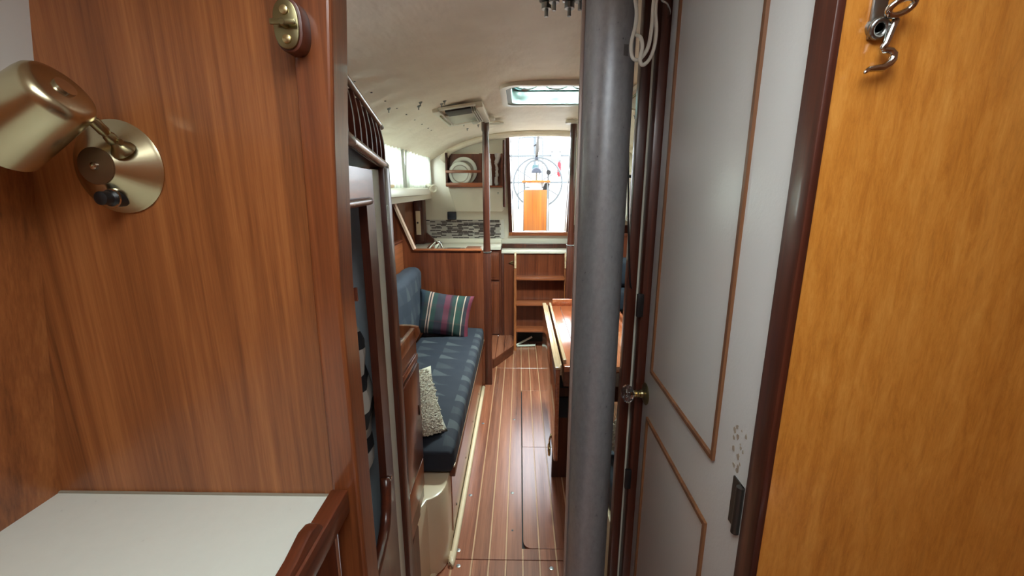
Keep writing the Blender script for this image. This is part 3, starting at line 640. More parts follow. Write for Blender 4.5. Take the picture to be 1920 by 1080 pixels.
def tufts(cen, R, sx, sz, parent, cols=9, rows=32, u0=.38, side=-1):
    mb = MB()
    for k in range(cols*rows):
        u = u0 + (k % cols)/cols*.5 + rnd.uniform(-.02, .02); v = -0.95+1.9*((k//cols)/rows) + rnd.uniform(-.02, .02)
        e = (1-abs(u)**2.6)*(1-abs(v)**2.6); t = .06*max(0, e)**.52 + .003; cc = R @ Vector((u*sx/2*.97, side*t, v*sz/2*.95)) + Vector(cen)
        a0 = rnd.random()*6.28; nrm = R @ Vector((.35*u, side, 0)); e1 = nrm.orthogonal().normalized(); e2 = nrm.cross(e1).normalized()
        mb.tube([cc + (e1*math.cos(a0+q*1.26) + e2*math.sin(a0+q*1.26))*.0075 + nrm*.010*(q % 2) for q in range(5)], .0034, 5, closed=True)
    mb.to('tufted_band', 'knit', parent, kind='stuff', smooth=True)
tufts(WC, Rw, .34, .28, wp)

# ================================================================== GALLEY
pa = st('wall_galley', MB().prism([(-.96, 0), (-.252, 0), (-.252, 1.018), (-.727, 1.018), (-.868, 1.37), (-.96, 1.37)], 'y', 2.965, 2.99), 'saloon_teak')
pa['label'] = 'teak partition between settee and galley'
MB().box(-.735, -.262, 2.955, 2.998, 1.016, 1.030, r=.004).to('cap_rail', 'saloon_teak_x', pa, smooth='auto')
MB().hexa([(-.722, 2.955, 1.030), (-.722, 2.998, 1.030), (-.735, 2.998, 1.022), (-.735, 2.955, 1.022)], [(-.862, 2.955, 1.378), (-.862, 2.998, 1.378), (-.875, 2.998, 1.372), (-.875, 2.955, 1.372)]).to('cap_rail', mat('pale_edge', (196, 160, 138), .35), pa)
def post(x, y, ztop, low, label):
    t = thing('post', (x, y, 0), label, 'post', 'saloon pillars'); r = .026
    MB().box(x-r*1.05, x+r*1.05, y-r*1.05, y+r*1.05, low, 1.00, r=.004).to('lower_shaft', 'mahogany', t, smooth='auto')
    MB().lathe([(.028, 1.00), (.025, 1.03), (.0225, 1.12), (.024, 1.35), (.0235, 1.6), (.021, 1.80), (.026, 1.815), (.0265, ztop-.006)], (x, y, 0), n=10).to('upper_shaft', 'mahogany', t, smooth='auto')
    MB().lathe([(.030, .994), (.030, 1.002)], (x, y, 0), n=12).box(x-.030, x+.030, y-.030, y+.030, .998, 1.006, r=.002).to('collar', 'steel', t)
    MB().lathe([(.030, ztop-.016), (.062, ztop-.012), (.066, ztop-.004), (.060, ztop+.012)], (x, y, 0), n=28).to('ceiling_ring', 'gelcoat', t, smooth='auto')
    return t
post(-.229, 3.02, 1.885, 0, 'dark turned wood post at the end of the galley partition')
post(.400, 3.40, 1.915, 0, 'dark turned wood post behind the mast beside the companionway ladder')
MB().lathe([(.030, 0), (.06, .004), (.062, .010), (.055, .02)], (-.175, 3.25, 1.880), n=24).to('ceiling_ring', 'gelcoat', None, 'white round plate on the ceiling just behind the port post', 'ceiling plate', smooth='auto')

cn = thing('galley_counter', (-.6, 3.6, 0), 'pale galley counter with sink cut-outs behind the teak partition', 'counter')
MB().box(-.955, -.30, 3.0, 4.10, .895, .93, r=.003).box(-.30, -.17, 3.86, 4.10, .895, .93, r=.003).to('worktop', 'gelcoat', cn, smooth='auto')
MB().box(-.955, -.30, 3.0, 4.10, .0, .895).to('cabinet_body', 'saloon_teak', cn)
MB().box(-.76, -.70, 3.3, 3.62, .93, .958, r=.004).to('cutting_board', 'teak_trim', cn, smooth='auto')
MB().box(-.63, -.46, 3.3, 3.62, .926, .950, r=.006).to('sink_rim', 'steel', cn, smooth='auto')
MB().box(-.60, -.49, 3.33, 3.59, .948, .9515).to('sink_bowl', 'slate', cn)
MB().box(-.44, -.32, 3.30, 3.62, .930, .962, r=.004).to('hatch_board', 'saloon_teak_x', cn, smooth='auto')
bx('caddy_rail', 'gelcoat', (-.955, -.17, 4.07, 4.099, .93, .972), cn, r=.004)
fc = thing('faucet', (-.60, 3.35, .95), 'chrome galley faucet standing at the sink', 'faucet')
MB().tube(smooth_pts([(-.72, 3.3, .955), (-.69, 3.3, 1.00), (-.655, 3.3, 1.035), (-.640, 3.3, 1.040)]), .012, 10).to('spout', 'chrome', fc, smooth=True)
MB().lathe([(.017, 0), (.017, .05), (.012, .06)], (-.645, 3.3, .99), (.4, 0, 1), 16).tube(smooth_pts([(-.64, 3.3, 1.04), (-.615, 3.3, 1.03), (-.60, 3.3, .995), (-.595, 3.3, .95)]), .009, 10).to('handle', 'chrome', fc, smooth=True)
# aft galley drawers
dr = thing('drawer_unit', (-.23, 3.9, 0), 'mahogany galley drawer unit with two panelled fronts behind the post', 'cabinet')
MB().box(-.298, -.165, 3.875, 4.10, 0.08, .894).to('body', 'mahogany', dr)
for z0, z1 in ((.62, .87), (.10, .60)):
    f = MB().box(-.29, -.185, 3.862, 3.876, z0, z1, r=.003).to('drawer_front', 'saloon_teak', dr, smooth='auto'); MB().box(-.275, -.20, 3.857, 3.863, z0+.02, z1-.02, r=.002).to('raised_panel', 'saloon_teak', f, smooth='auto')
# tile splashback
ts = thing('tile_splashback', (-.5, 4.08, .97), 'grey and brown strip mosaic tile splashback behind the galley counter', 'tiles')
MB().prism([(-.90, 1.146), (-.145, 1.146), (-.145, .972), (-.84, .972)], 'y', 4.088, 4.099).to('grout', 'grout', ts)
tm = {}
def tile(x0, x1, z0, z1, k):
    key = (round(x1-x0, 4), round(z1-z0, 4), k)
    if key not in tm:
        o = MB().box(x0, x1, 4.084, 4.089, z0, z1).to('tile', k, ts); tm[key] = (o, x0, z0); return
    o, a, b_ = tm[key]; c = o.copy(); C.objects.link(c); c.location = (x0-a, 0, z0-b_); c.parent = ts
rows = 15; zt = 1.144; RH = .01145
x = -.890; cell = .0505
for r in range(rows):
    z1 = zt - r*RH; z0 = z1 - RH + .0022
    for c in range(15):
        xx = -.893 + c*cell + (.012 if (r//2) % 2 else 0)
        if xx + cell > -.146: continue
        if z0 < 1.146 and xx < -.90 + (1.146-z0)*.35: continue
        dark = rnd.random() < .6
        k = 'tile_dark' if dark else 'tile_light'
        tile(xx, xx+cell-.002, z0, z1, k)
bx('outlet_box', 'slate', (-.672, -.592, 4.055, 4.099, 1.150, 1.222), None, r=.006, label='small dark blue-black box on the wall above the tiles', cat='box')
# wood locker with cream panel at the hull side
wc = thing('wall_cabinet', (-.9, 3.8, .94), 'mahogany wall cabinet with narrow cream panel beside the tiles', 'cabinet')
MB().box(-.959, -.878, 3.965, 4.09, .935, 1.345).to('body', 'mahogany', wc); MB().box(-.957, -.880, 3.952, 3.966, .96, 1.335, r=.003).to('door', 'mahogany', wc, smooth='auto')
MB().box(-.942, -.900, 3.947, 3.954, 1.02, 1.235, r=.001).to('cream_panel', 'cream', wc); MB().lathe([(.006, 0), (.009, .006), (.006, .012)], (-.925, 3.947, 1.13), Y, 12).to('knob', 'black', wc, smooth='auto')
MB().prism([(-.878, 1.03), (-.878, .935), (-.73, .935), (-.80, .96), (-.84, 1.0)], 'y', 4.05, 4.083).to('corner_fillet', 'mahogany', wc)
# plate rack
rk = thing('plate_rack', (-.5, 4.03, 1.45), 'teak dish rack with two fiddle bars on the aft bulkhead', 'rack')
MB().box(-.655, -.155, 4.062, 4.078, 1.455, 1.735).to('back', 'saloon_teak', rk)
MB().box(-.662, -.643, 3.97, 4.065, 1.45, 1.74, r=.002).to('side', 'mahogany', rk, smooth='auto')
MB().prism([(-.345, 1.45), (-.285, 1.45), (-.285, 1.60), (-.288, 1.68), (-.305, 1.735), (-.36, 1.735), (-.35, 1.66)], 'y', 3.975, 4.0).to('divider', 'saloon_teak', rk)
bx('bar', 'saloon_teak_x', (-.662, -.345, 3.965, 3.982, 1.568, 1.592), rk, r=.002); bx('bar', 'saloon_teak_x', (-.662, -.285, 3.965, 3.982, 1.453, 1.484), rk, r=.002)
bx('bottom', 'saloon_teak_x', (-.655, -.155, 3.97, 4.065, 1.446, 1.456), rk); bx('side', 'saloon_teak', (-.165, -.155, 3.98, 4.065, 1.45, 1.735), rk)
pp = [(.0005, .012), (.055, .012), (.066, .006), (.070, .002), (.098, -.004), (.100, -.002), (.070, .006), (.0005, .016)]
def plate(x, z, y, R, label):
    k = R/.1; pl = MB().lathe([(r*k, h*k) for r, h in [(.0005, .010), (.056, .010), (.064, .004), (.072, .001), (.097, -.005), (.1, -.002), (.098, .001), (.070, .007), (.050, .015), (.0005, .015)]], (x, y, z), (0, 1, 0), 48, close=False).to('plate', 'porcelain', None, label, 'plate', 'plates in the dish rack', smooth=True)
    MB().lathe([(r*k, h*k) for r, h in [(.0665, .0035), (.0665, .0005), (.0735, -.0035), (.0745, -.0015)]], (x, y, z), (0, 1, 0), 48, close=False).to('rim_band', 'tile_light', pl, smooth=True)
plate(-.505, 1.588, 4.040, .122, 'larger white plate at the back of the dish rack')
plate(-.535, 1.562, 3.998, .104, 'smaller white plate in front in the dish rack')
# knotted white towels hanging on the rack
tw = MB(); tw.tube(smooth_pts([(-.196, 4.045, 1.735), (-.200, 4.04, 1.69), (-.212, 4.04, 1.655), (-.214, 4.04, 1.645), (-.208, 4.04, 1.615), (-.206, 4.04, 1.595), (-.210, 4.04, 1.585), (-.207, 4.04, 1.56), (-.207, 4.04, 1.54), (-.212, 4.04, 1.53), (-.214, 4.04, 1.49), (-.206, 4.04, 1.462)]),
   [x*1.0 for x in sum([[.034, .032, .030, .028, .026, .023], [.021]*6, [.016]*6, [.011]*6, [.014]*6, [.011]*6, [.013]*6, [.016]*6, [.011]*6, [.016]*6, [.018]*6], []) + [.012]], 12)
tw.to('towel', 'towel', None, 'white cloth knotted down its length hanging right of post', 'cloth', 'knotted white cloths on the dish rack', smooth=True)
tw = MB(); tw.tube(smooth_pts([(-.285, 3.95, 1.730), (-.280, 3.95, 1.70), (-.268, 3.95, 1.66), (-.262, 3.95, 1.60), (-.258, 3.95, 1.52), (-.256, 3.95, 1.46)]), [.022]*6+[.018]*6+[.014]*6+[.012]*12+[.010], 12)
tw.to('towel', 'towel', None, 'white cloth hanging mostly hidden behind the port post', 'cloth', 'knotted white cloths on the dish rack', smooth=True)
MB().tube([(-.143, 4.045, 1.27), (-.143, 4.035, 1.30), (-.143, 4.035, 1.82), (-.143, 4.045, 1.85)], .0115, 10).box(-.150, -.136, 4.04, 4.10, 1.27, 1.30).box(-.150, -.136, 4.04, 4.10, 1.81, 1.84).to('grab_rail', 'mahogany', None, 'vertical dark wood grab rail left of the companionway', 'rail', smooth='auto')
sw = thing('light_switch', (-.20, 4.07, 1.39), 'tiny toggle switch on the white wall under the dish rack', 'switch'); MB().box(-.205, -.190, 4.030, 4.0355, 1.385, 1.40, r=.001).to('plate', 'white_trim', sw); MB().cyl((-.197, 4.032, 1.393), (-.197, 4.019, 1.397), .003, n=8).to('toggle', 'black', sw)
# engine box and ladder
eb = thing('engine_box', (.17, 3.98, 0), 'teak engine box panel with white top behind the companionway ladder', 'cabinet')
MB().box(-.163, .50, 3.885, 4.10, .0, .862).to('front_panel', 'saloon_teak', eb); MB().box(-.163, .50, 3.868, 4.08, .862, .884, r=.003).to('top', 'gelcoat', eb, smooth='auto')
MB().box(-.163, .50, 4.06, 4.099, .884, .925, r=.003).to('rear_rail', 'mahogany', eb, smooth='auto'); MB().box(-.163, -.142, 3.872, 3.886, 0, .862, r=.002).to('corner_post', 'mahogany', eb, smooth='auto')
MB().prism([(-.095, .775), (-.065, .762), (-.055, .765), (-.055, .790), (-.065, .792)], 'y', 3.872, 3.885, r=.001).to('latch', 'old_brass', eb)
MB().box(-.015, .40, 3.880, 3.886, .02, .16).to('opening', 'dark_void', eb)
ld = thing('ladder', (.19, 3.75, 0), 'teak companionway ladder with three steps and pale handholds', 'ladder')
for x in (-.037, .412):
    s = MB().hexa([(x-.011, 3.69, 0), (x+.011, 3.69, 0), (x+.011, 3.74, 0), (x-.011, 3.74, 0)], [(x-.011, 3.82, .85), (x+.011, 3.82, .85), (x+.011, 3.87, .85), (x-.011, 3.87, .85)]).to('stile', 'teak_trim', ld)
    MB().tube([(x, 3.802, .74), (x, 3.815, .82), (x, 3.825, .858), (x, 3.838, .870)], .0105, 10).to('handhold', 'sheen_worn_edge', s, smooth='auto')
for z, y in ((.635, 3.79), (.408, 3.755), (.172, 3.72)): MB().box(-.028, .403, y-.02, y+.11, z, z+.022, r=.005).to('step', 'saloon_teak_x', ld, smooth='auto')
for a_, b_, lb in (((-.03, 3.80, .012), (.12, 3.84, .080), 'white stick under the ladder leaning up to the right'), ((-.02, 3.78, .012), (.15, 3.80, .012), 'white stick lying flat on the floor under the ladder')):
    MB().tube([a_, b_], .010, 8).to('white_stick', 'white_trim', None, lb, 'stick', 'white sticks under the ladder', smooth='auto')

# curtains
def curtain(y0, y1, lean, label):
    def f(u, v):
        y = y0 + (y1-y0)*u + lean*(v)*(1-u); s = .5+.5*v
        x = -.792 + .013*s*math.sin(u*64 + 2*math.sin(u*9)) + .006*math.sin(u*137+v*2)*s
        return (x, y, 1.700 - .262*v + .004*math.sin(u*60)*(v < .01) + .006*math.sin(u*7)*v)
    t = thing('curtain', ((-.79), (y0+y1)/2, 1.44), label, 'curtain', 'white curtains on the port windows')
    MB().grid(f, 120, 8).to('cloth', 'curtain', t, smooth=True)
    MB().tube([(-.795, y0-.02, 1.698), (-.795, y1+.02, 1.698)], .004, 8).to('rod', 'hinge_steel', t)
    MB().tube([(-.800, y0-.02, 1.450), (-.800, y1+.02, 1.450)], .003, 8).to('lower_wire', 'white_trim', t)
curtain(2.15, 3.06, 0, 'nearer white pleated curtain glowing with daylight on the port side')
curtain(3.10, 3.93, -.06, 'farther white pleated curtain glowing with daylight on the port side')
def scurt(y0, y1, lb):
    MB().grid(lambda u, v: (1.172 + .010*math.sin(u*46), y0+(y1-y0)*u, 1.70-.262*v), 80, 4).to('curtain', 'curtain', None, lb, 'curtain', 'white curtains on the starboard windows', smooth=True)
scurt(2.15, 3.06, 'nearer white curtain on the starboard window'); scurt(3.10, 3.93, 'farther white curtain on the starboard window')
fn = thing('wall_fan', (-.75, 3.6, 1.43), 'white swivel fitting with round face at the end of the curtains', 'fan')
MB().tube([(-.80, 3.78, 1.455), (-.76, 3.70, 1.455), (-.735, 3.66, 1.44)], .020, 12).to('arm', 'gelcoat', fn, smooth='auto')
MB().lathe([(.026, 0), (.034, .006), (.034, .020), (.026, .026), (.018, .022), (.016, .018)], (-.715, 3.66, 1.432), (.35, -1, 0), 24).to('round_face', 'gelcoat', fn, smooth='auto')
MB().tube([(-.78, 2.55, 1.452), (-.75, 2.62, 1.452)], .010, 8).to('rolled_tie', 'cream', None, 'small rolled cream tie lying on shelf below the near curtain', 'tie', smooth='auto')

# ceiling vent fixture (a hatch trim with dark slot)
def vent(cx, cy_, z, label, tilt):
    t = thing('ceiling_vent', (cx, cy_, z), label, 'vent', 'ceiling vents')
    R = Matrix.Rotation(tilt, 4, 'Y') @ Matrix.Rotation(math.radians(0), 4, 'Z')
    def part(name, m_, *boxes, **k):
        mb = MB()
        for b_ in boxes: mb.box(b_[0], b_[1], b_[2]*1.75, b_[3]*1.75, b_[4], b_[5], r=.002)
        o = mb.to(name, m_, None, smooth='auto'); o.parent = t; o.matrix_local = R @ Matrix.Translation(o.location); WL[o.name] = Vector((0, 0, 0)); return o
    part('frame', 'gelcoat', (-.135, -.10, -.16, .16, -.022, .0), (.10, .135, -.16, .16, -.030, .0), (-.10, .10, -.16, -.135, -.012, 0), (-.10, .10, .13, .16, -.022, 0))
    part('inner_lid', 'white_trim', (-.10, .06, -.045, .13, -.016, -.002)); part('slot', 'black', (-.075, .065, -.132, -.045, -.020, -.006))
    part('bracket', 'old_brass', (-.115, -.105, -.10, .10, -.030, -.022)); part('baffle', 'cable', (.068, .074, -.12, .12, -.034, -.004), (.080, .086, -.12, .12, -.034, -.004), (.092, .098, -.12, .12, -.034, -.004))
    part('label_plate', 'white_trim', (.030, .066, .06, .12, -.040, -.030))
    return t
vent(-.335, 2.72, ceil_z(-.335, 2.6)-.012, 'square white ceiling vent with black slot on the port side', -.14)
vent(.66, 2.35, ceil_z(.66, 2.35)-.012, 'square white ceiling vent glimpsed right of the mast', .14)

# overhead hatch
hh = thing('deck_hatch', (.19, 2.45, 1.92), 'aluminium framed deck hatch with rounded corners in the saloon ceiling', 'hatch')
def rr(x0, x1, y0, y1, r, n=6):
    p = []
    for cx, cy_, a in ((x1-r, y1-r, 0), (x0+r, y1-r, 90), (x0+r, y0+r, 180), (x1-r, y0+r, 270)): p += arc(cx, cy_, r, a, a+90, n)
    return p
def ring(name, o, i, z0, z1, m_, zc=True):
    mb = MB(); n = len(o); f = lambda p, z: (p[0], p[1], z - (.25*abs(p[0]-XC)**2.6 if zc else 0))
    Q = [[mb.b.verts.new(f(p, z)) for p in P_] for P_, z in ((o, z0), (o, z1), (i, z1), (i, z0))]
    for a_ in range(4):
        A_, B_ = Q[a_], Q[(a_+1) % 4]
        for k in range(n): mb.b.faces.new((A_[k], A_[(k+1) % n], B_[(k+1) % n], B_[k]))
    bmesh.ops.recalc_face_normals(mb.b, faces=mb.b.faces); mb.to(name, m_, hh, smooth='auto')
OO = rr(-.100, .480, 2.17, 2.73, .09); II = rr(-.070, .450, 2.205, 2.695, .07); JJ = rr(-.045, .425, 2.225, 2.675, .06)
ring('trim_ring', OO, II, 1.912, 1.932, 'gelcoat'); ring('frame', II, JJ, 1.918, 2.03, 'hatch_frame'); ring('gasket', rr(-.047, .427, 2.223, 2.677, .06), rr(-.03, .41, 2.24, 2.66, .05), 1.985, 2.012, 'gasket', False)
MB().prism(rr(-.07, .45, 2.205, 2.695, .07), 'z', 2.03, 2.038).to('glass', 'hatch_glass', hh)
for x in (.02, .19, .34):
    MB().tube(smooth_pts([(x-.04, 2.62, 2.0), (x-.02, 2.60, 1.985), (x+.03, 2.60, 1.982), (x+.07, 2.62, 2.0)]), .009, 8).to('dog_handle', 'steel', hh, smooth=True)
MB().cyl((.025, 2.60, 1.975), (.025, 2.62, 2.02), .016).to('knob', 'steel', hh, smooth='auto')
fh = st('window_5', MB().prism(rr(-.36, .36, -.33, .37, .05), 'z', 2.095, 2.10), 'hatch_glass')

# ================================================================== TABLE
tb = thing('drop_leaf_table', (.35, 2.1, 0), 'varnished drop-leaf saloon table with raised fiddles behind the mast', 'table')
MB().box(.185, .56, 1.66, 2.60, .705, .730, r=.003).to('tabletop', 'table_wood', tb, smooth='auto')
MB().box(.250, .252, 1.70, 2.56, .7295, .7312).to('inlay_line', 'black', tb)
MB().box(.184, .198, 1.69, 2.60, .728, .748, r=.003).to('side_fiddle', 'sheen_worn_edge', tb, smooth='auto')  # varnish sheen on fiddle and leaf edges is put into their pale colour
MB().box(.205, .54, 2.588, 2.604, .728, .772, r=.003).to('end_fiddle', 'table_wood', tb, smooth='auto')
MB().box(.185, .56, 1.66, 1.68, .64, .705, r=.002).box(.186, .200, 1.68, 2.6, .64, .705, r=.002).to('apron', 'mahogany_y', tb)
lf = MB().box(.146, .163, 1.60, 2.58, .33, .744, r=.003).to('hanging_leaf', 'table_wood', tb, smooth='auto'); MB().box(.143, .166, 1.60, 2.58, .742, .752, r=.003).to('leaf_edge', 'sheen_worn_edge', lf, smooth='auto')
MB().box(.166, .174, 1.64, 2.56, .70, .745, r=.002).to('leaf_fiddle', 'sheen_worn_edge', lf, smooth='auto')
MB().box(.57, .587, 1.62, 2.58, .33, .744, r=.003).to('hanging_leaf', 'table_wood', tb, smooth='auto')
MB().prism([(.182, .70), (.235, .70), (.245, .40), (.245, 0.0), (.168, 0.0), (.172, .30)], 'y', 1.94, 1.965).to('leg', 'mahogany', tb)
MB().box(.18, .56, 1.95, 1.97, .42, .70).to('cross_panel', 'mahogany', tb); MB().box(.24, .50, 2.5, 2.53, 0, .70).to('leg', 'mahogany', tb)
for z0, z1 in ((.50, .56), (.34, .45)): MB().box(.186, .240, 1.934, 1.942, z0, z1, r=.001).to('leg_inset', 'navy_plain', tb)
MB().tube([(.146 + .0, 1.75+.0, .365), (.140, 1.75, .34), (.138, 1.75, .31)], .004, 8).tube([(.138, 1.75+.020*math.cos(a), .285+.024*math.sin(a)) for a in [2*PI*i/16 for i in range(16)]], .0055, 8, closed=True).to('catch', 'brass', tb, smooth=True)

# ================================================================== STARBOARD DINETTE
dn = thing('dinette', (.8, 1.7, 0), 'cream moulded dinette base starboard of the table', 'bench')
MB().prism(rr(.312, 1.33, 1.245, 1.58, .02), 'z', 0, .335).to('forward_seat_base', 'cream', dn); MB().box(.78, 1.33, 1.58, 2.95, 0, .335, r=.01).to('side_seat_base', 'cream', dn, smooth='auto')
MB().box(.56, 1.33, 2.955, 3.49, 0, .305, r=.01).to('aft_seat_base', 'cream', dn, smooth='auto'); MB().box(.55, 1.33, 2.94, 2.955, .30, .335, r=.003).to('edge_rail', 'mahogany', dn, smooth='auto')
G = 'navy dinette cushions'
cushion('seat_cushion', (.316, 1.18, 1.245, 1.58, .34, .468), 'navy_plain', 'dark navy seat cushion nearest the mast, under the cream pillow', r=.03, group=G)
cushion('seat_cushion', (.79, 1.18, 1.60, 2.93, .34, .45), 'navy_seat', 'navy seat cushion along the starboard side beyond the mast', r=.03, group=G)
cushion('seat_cushion', (.56, 1.18, 2.945, 3.36, .34, .45), 'navy_plain', 'navy seat cushion across the far end of the dinette', r=.03, group=G)
cushion('backrest_cushion', (.56, 1.18, 3.37, 3.47, .455, .66), 'navy_plain', 'lower navy backrest roll across the far end of the dinette', r=.045, group=G)
cushion('backrest_cushion', (.56, 1.18, 3.38, 3.47, .665, .90), 'navy_plain', 'upper navy backrest roll across the far end of the dinette', r=.045, group=G)
cushion('backrest_cushion', (1.19, 1.31, 1.3, 3.3, .45, .90), 'navy_back', 'navy backrest cushion along the starboard hull side', r=.045, group=G)
st('wall_dinette', MB().box(.42, 1.34, 3.492, 3.515, 0, 1.06).box(.42, 1.34, 3.484, 3.522, 1.06, 1.082, r=.003), 'saloon_teak')
sp_ = thing('textured_pillow', (.36, 1.38, .46), 'cream tufted pillow on the starboard seat between mast and door post', 'pillow', 'throw pillows')
Rs = Matrix.Rotation(math.radians(-25), 3, 'Z') @ Matrix.Rotation(math.radians(24), 3, 'Y') @ Matrix.Rotation(math.radians(12), 3, 'X')
pillow('p', (.468, 1.38, .575), .27, .25, .12, Rs, None, '', seed=9).to('cover', 'knit', sp_, smooth=True); tufts((.468, 1.38, .575), Rs, .27, .25, sp_, cols=6, rows=24, u0=-.95)
# fittings on the starboard side seen through the slit
nv = thing('side_locker', (.93, 3.62, 1.30), 'white side locker with a black hose loop, aft on starboard', 'locker')
MB().prism([(.86, 1.20), (.93, 1.16), (1.0, 1.30), (.98, 1.55), (.90, 1.56)], 'y', 3.60, 4.10, r=.005).to('panel', 'gelcoat', nv)
MB().tube(smooth_pts([(.865, 3.59, 1.53), (.90, 3.58, 1.52), (.925, 3.58, 1.45), (.925, 3.58, 1.36), (.915, 3.58, 1.30)]), .012, 8).to('hose', 'hose', nv, smooth=True)
MB().tube(smooth_pts([(.91, 3.58, 1.31), (.905, 3.58, 1.26), (.89, 3.58, 1.24)]), .009, 8).to('plug', 'cable', nv, smooth=True)
MB().tube(smooth_pts([(.89, 3.58, 1.25), (.86, 3.58, 1.20), (.90, 3.58, 1.17), (.93, 3.58, 1.22)]), .004, 6).to('cord', 'cable', nv, smooth=True)
st('wall_quarter_starboard', MB().box(.47, 1.34, 4.06, 4.099, 0, 1.10), 'mahogany')

# ================================================================== OUTSIDE: cockpit and marina
st('cockpit_deck', MB().box(-.9, 1.3, 4.16, 4.62, .80, .98, r=.01).box(-.9, -.12, 4.62, 6.6, .40, 1.08, r=.02).box(.50, 1.3, 4.62, 6.6, .40, 1.08, r=.02).box(-.12, .50, 4.62, 6.6, .35, .45).box(-1.1, 1.5, 6.6, 6.75, .3, 1.12, r=.02), 'gelcoat')
ped = thing('steering_pedestal', (.20, 5.62, .45), 'white steering pedestal with dome compass and steel guard hoop', 'pedestal')
MB().lathe([(.09, 0), (.085, .5), (.08, .8), (.10, .87), (.13, .90), (.14, 1.0), (.12, 1.05)], (.20, 5.66, .45), n=24).to('column', 'hull_white', ped, smooth='auto')
MB().lathe([(.058, 0), (.058, .10)], (.208, 5.60, 1.515), n=24).to('compass_body', 'chrome', ped, smooth='auto'); MB().lathe([(.068, 0), (.066, .02), (.055, .045), (.03, .065), (.005, .07)], (.208, 5.60, 1.612), n=24).to('compass_dome', 'slate', ped, smooth='auto')
hp = [(.055, 5.56, .9), (.055, 5.56, 1.60)] + [(.205 + .15*math.cos(a), 5.56, 1.60+.17*math.sin(a)) for a in [PI - i*PI/14 for i in range(1, 14)]] + [(.355, 5.56, 1.60), (.355, 5.56, .9)]
MB().tube(hp, .014, 8).to('guard_hoop', 'rail_grey', ped, smooth=True); MB().tube([(.055, 5.55, 1.44), (.355, 5.55, 1.44)], .006, 8).to('cross_bar', 'rail_grey', ped, smooth=True)
MB().lathe([(.03, 0), (.03, .03)], (.355, 5.55, 1.62), Y, 16).to('engine_gauge', 'black', ped)
wh = MB(); wc_ = Vector((.235, 5.80, 1.50)); wh.tube([wc_ + Vector((.315*math.cos(a), 0, .315*math.sin(a))) for a in [2*PI*i/40 for i in range(40)]], .013, 8, closed=True)
whe = thing('helm', (.235, 5.80, 1.50), 'thin steel spoked steering wheel behind the pedestal', 'wheel'); wh.to('rim', 'rail_grey', whe, smooth=True)
MB().cyl((.235, 5.72, 1.50), (.235, 5.83, 1.50), .04).to('hub', 'rail_grey', whe, smooth='auto')
for i in range(6): MB().tube([wc_, wc_ + Vector((.315*math.cos(i*PI/3+.5), 0, .315*math.sin(i*PI/3+.5)))], .007, 6).to('spoke', 'rail_grey', whe)
ctb = thing('cockpit_table', (.19, 5.48, .90), 'orange varnished folding cockpit table hanging in front of the pedestal', 'table')
MB().box(.048, .335, 5.47, 5.49, .91, 1.41, r=.006).to('leaf', 'orange_wood', ctb, smooth='auto'); MB().box(.025, .375, 5.44, 5.62, 1.498, 1.525, r=.008).to('shelf', 'orange_wood', ctb, smooth='auto'); bx('edge_strip', 'hull_white', (.342, .350, 5.465, 5.48, .90, 1.30), ctb)
for x in (.05, .34): MB().tube([(x, 5.48, .46), (x, 5.48, 1.50)], .008, 8).to('support', 'rail_grey', ctb)
MB().prism([(.285, 1.41), (.335, 1.41), (.375, 1.48), (.35, 1.49), (.31, 1.49)], 'y', 5.50, 5.53).to('black_bag', 'black', None, 'small black pouch hanging beside the steering column', 'pouch')
bk = thing('boom_tackle', (.22, 5.55, 1.75), 'dark rope tackle hanging in the middle of the companionway view', 'tackle')
MB().tube([(.232, 5.55, 2.25), (.230, 5.55, 2.10), (.218, 5.55, 2.0), (.215, 5.55, 1.90), (.205, 5.55, 1.80)], [.018, .022, .014, .026, .012], 8).to('rope', 'hinge_steel', bk, smooth=True); MB().cyl((.195, 5.55, 1.95), (.165, 5.55, 1.93), .008).to('cleat', 'black', bk); MB().lathe([(.022, 0), (.022, .03)], (.205, 5.55, 1.775), n=12).to('block', 'slate', bk)
sr = thing('stern_rail', (.2, 6.6, 1.12), 'steel stern pushpit rail with tall gate frame', 'rail')
MB().tube([(-1.0, 6.62, 1.88), (1.4, 6.62, 1.90)], .016, 8).to('top_rail', 'rail_grey', sr); MB().tube([(-1.0, 6.62, 1.50), (1.4, 6.62, 1.52)], .014, 8).to('middle_rail', 'rail_grey', sr)
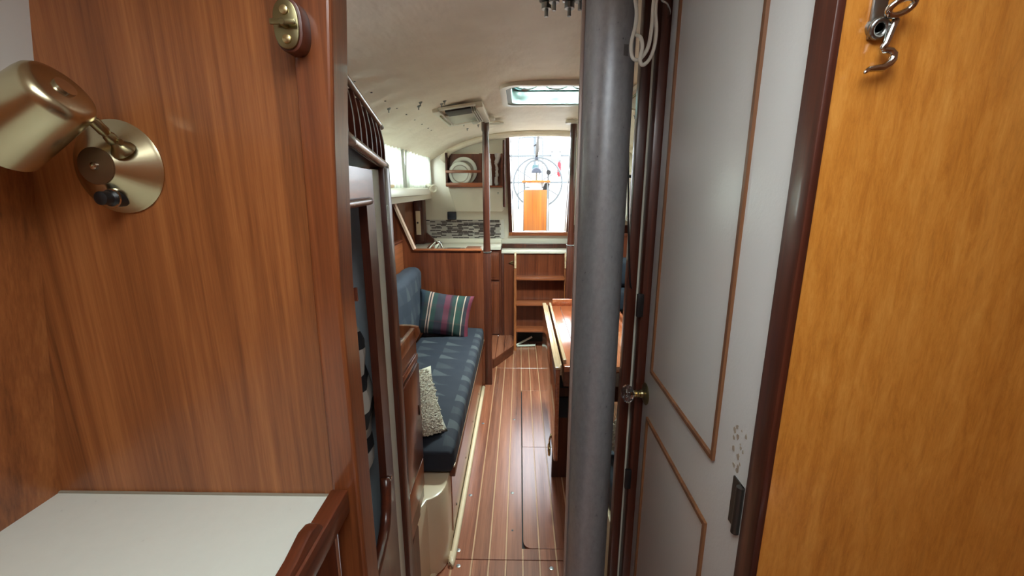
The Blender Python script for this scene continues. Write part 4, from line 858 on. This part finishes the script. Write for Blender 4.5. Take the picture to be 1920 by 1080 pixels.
MB().tube(smooth_pts([(-.02, 6.62, 1.12), (-.02, 6.62, 1.6), (-.02, 6.62, 2.08), (.03, 6.62, 2.14), (.15, 6.62, 2.15), (.28, 6.62, 2.14), (.33, 6.62, 2.08), (.33, 6.62, 1.6), (.33, 6.62, 1.12)]), .010, 8).to('gate_frame', 'rail_grey', sr, smooth=True)
for x in (-.8, .75, 1.2): MB().tube([(x, 6.62, 1.12), (x, 6.62, 1.9)], .011, 8).to('stanchion', 'rail_grey', sr)
sg = thing('rail_board', (.52, 6.58, 1.80), 'square grey board bolted at four corners on the stern rail', 'board'); MB().box(.455, .60, 6.585, 6.60, 1.80, 1.955, r=.003).to('panel', mat('pale_board', (112, 114, 116), .5), sg)
for a_ in (.468, .587):
    for b_ in (1.813, 1.942): MB().lathe([(.007, 0), (.006, .004)], (a_, 6.585, b_), Y, 10).to('bolt', 'hinge_steel', sg)
MB().lathe([(.012, 0), (.030, .03), (.028, .18), (.024, .20), (.01, .21)], (.575, 6.56, 1.59), n=14).to('ensign', 'red', None, 'rolled red ensign on the stern rail under the board', 'flag', smooth='auto')
st('ground_sea', MB().box(-60, 60, 6.8, 260, -.62, -.6), 'sea')
st('pier', MB().box(-30, 30, 12, 14, -.55, .1), mat('pier_wood', (170, 165, 155), .8))
def boat(x, y, s, label):
    t = thing('moored_boat', (x, y, -.6), label, 'boat', 'boats moored behind the stern')
    MB().prism([(-1.5*s+x, .9*s-.6), (-1.2*s+x, -.6), (1.2*s+x, -.6), (1.5*s+x, .9*s-.6)], 'y', y, y+6*s, r=.05).to('hull', 'hull_white', t)
    MB().box(x-.9*s, x+.9*s, y+1.2*s, y+4*s, .9*s-.6, 1.4*s-.6, r=.1).to('cabin', 'hull_white', t, smooth='auto')
    MB().cyl((x, y+2.5*s, 1.4*s-.6), (x, y+2.5*s, 12*s), .07*s, .05*s).to('mast', 'rail_grey', t)
    MB().box(x-.15*s, x+.15*s, y+1*s, y+2.4*s, 2.2*s-.6, 2.5*s-.6, r=.05).to('boom_cover', 'gasket', t)
boat(-2.2, 15, 1.0, 'white moored yacht left of the wheel'); boat(2.6, 17, 1.1, 'white moored yacht right of the wheel'); boat(.9, 24, 1.3, 'white moored yacht farther off in the middle')
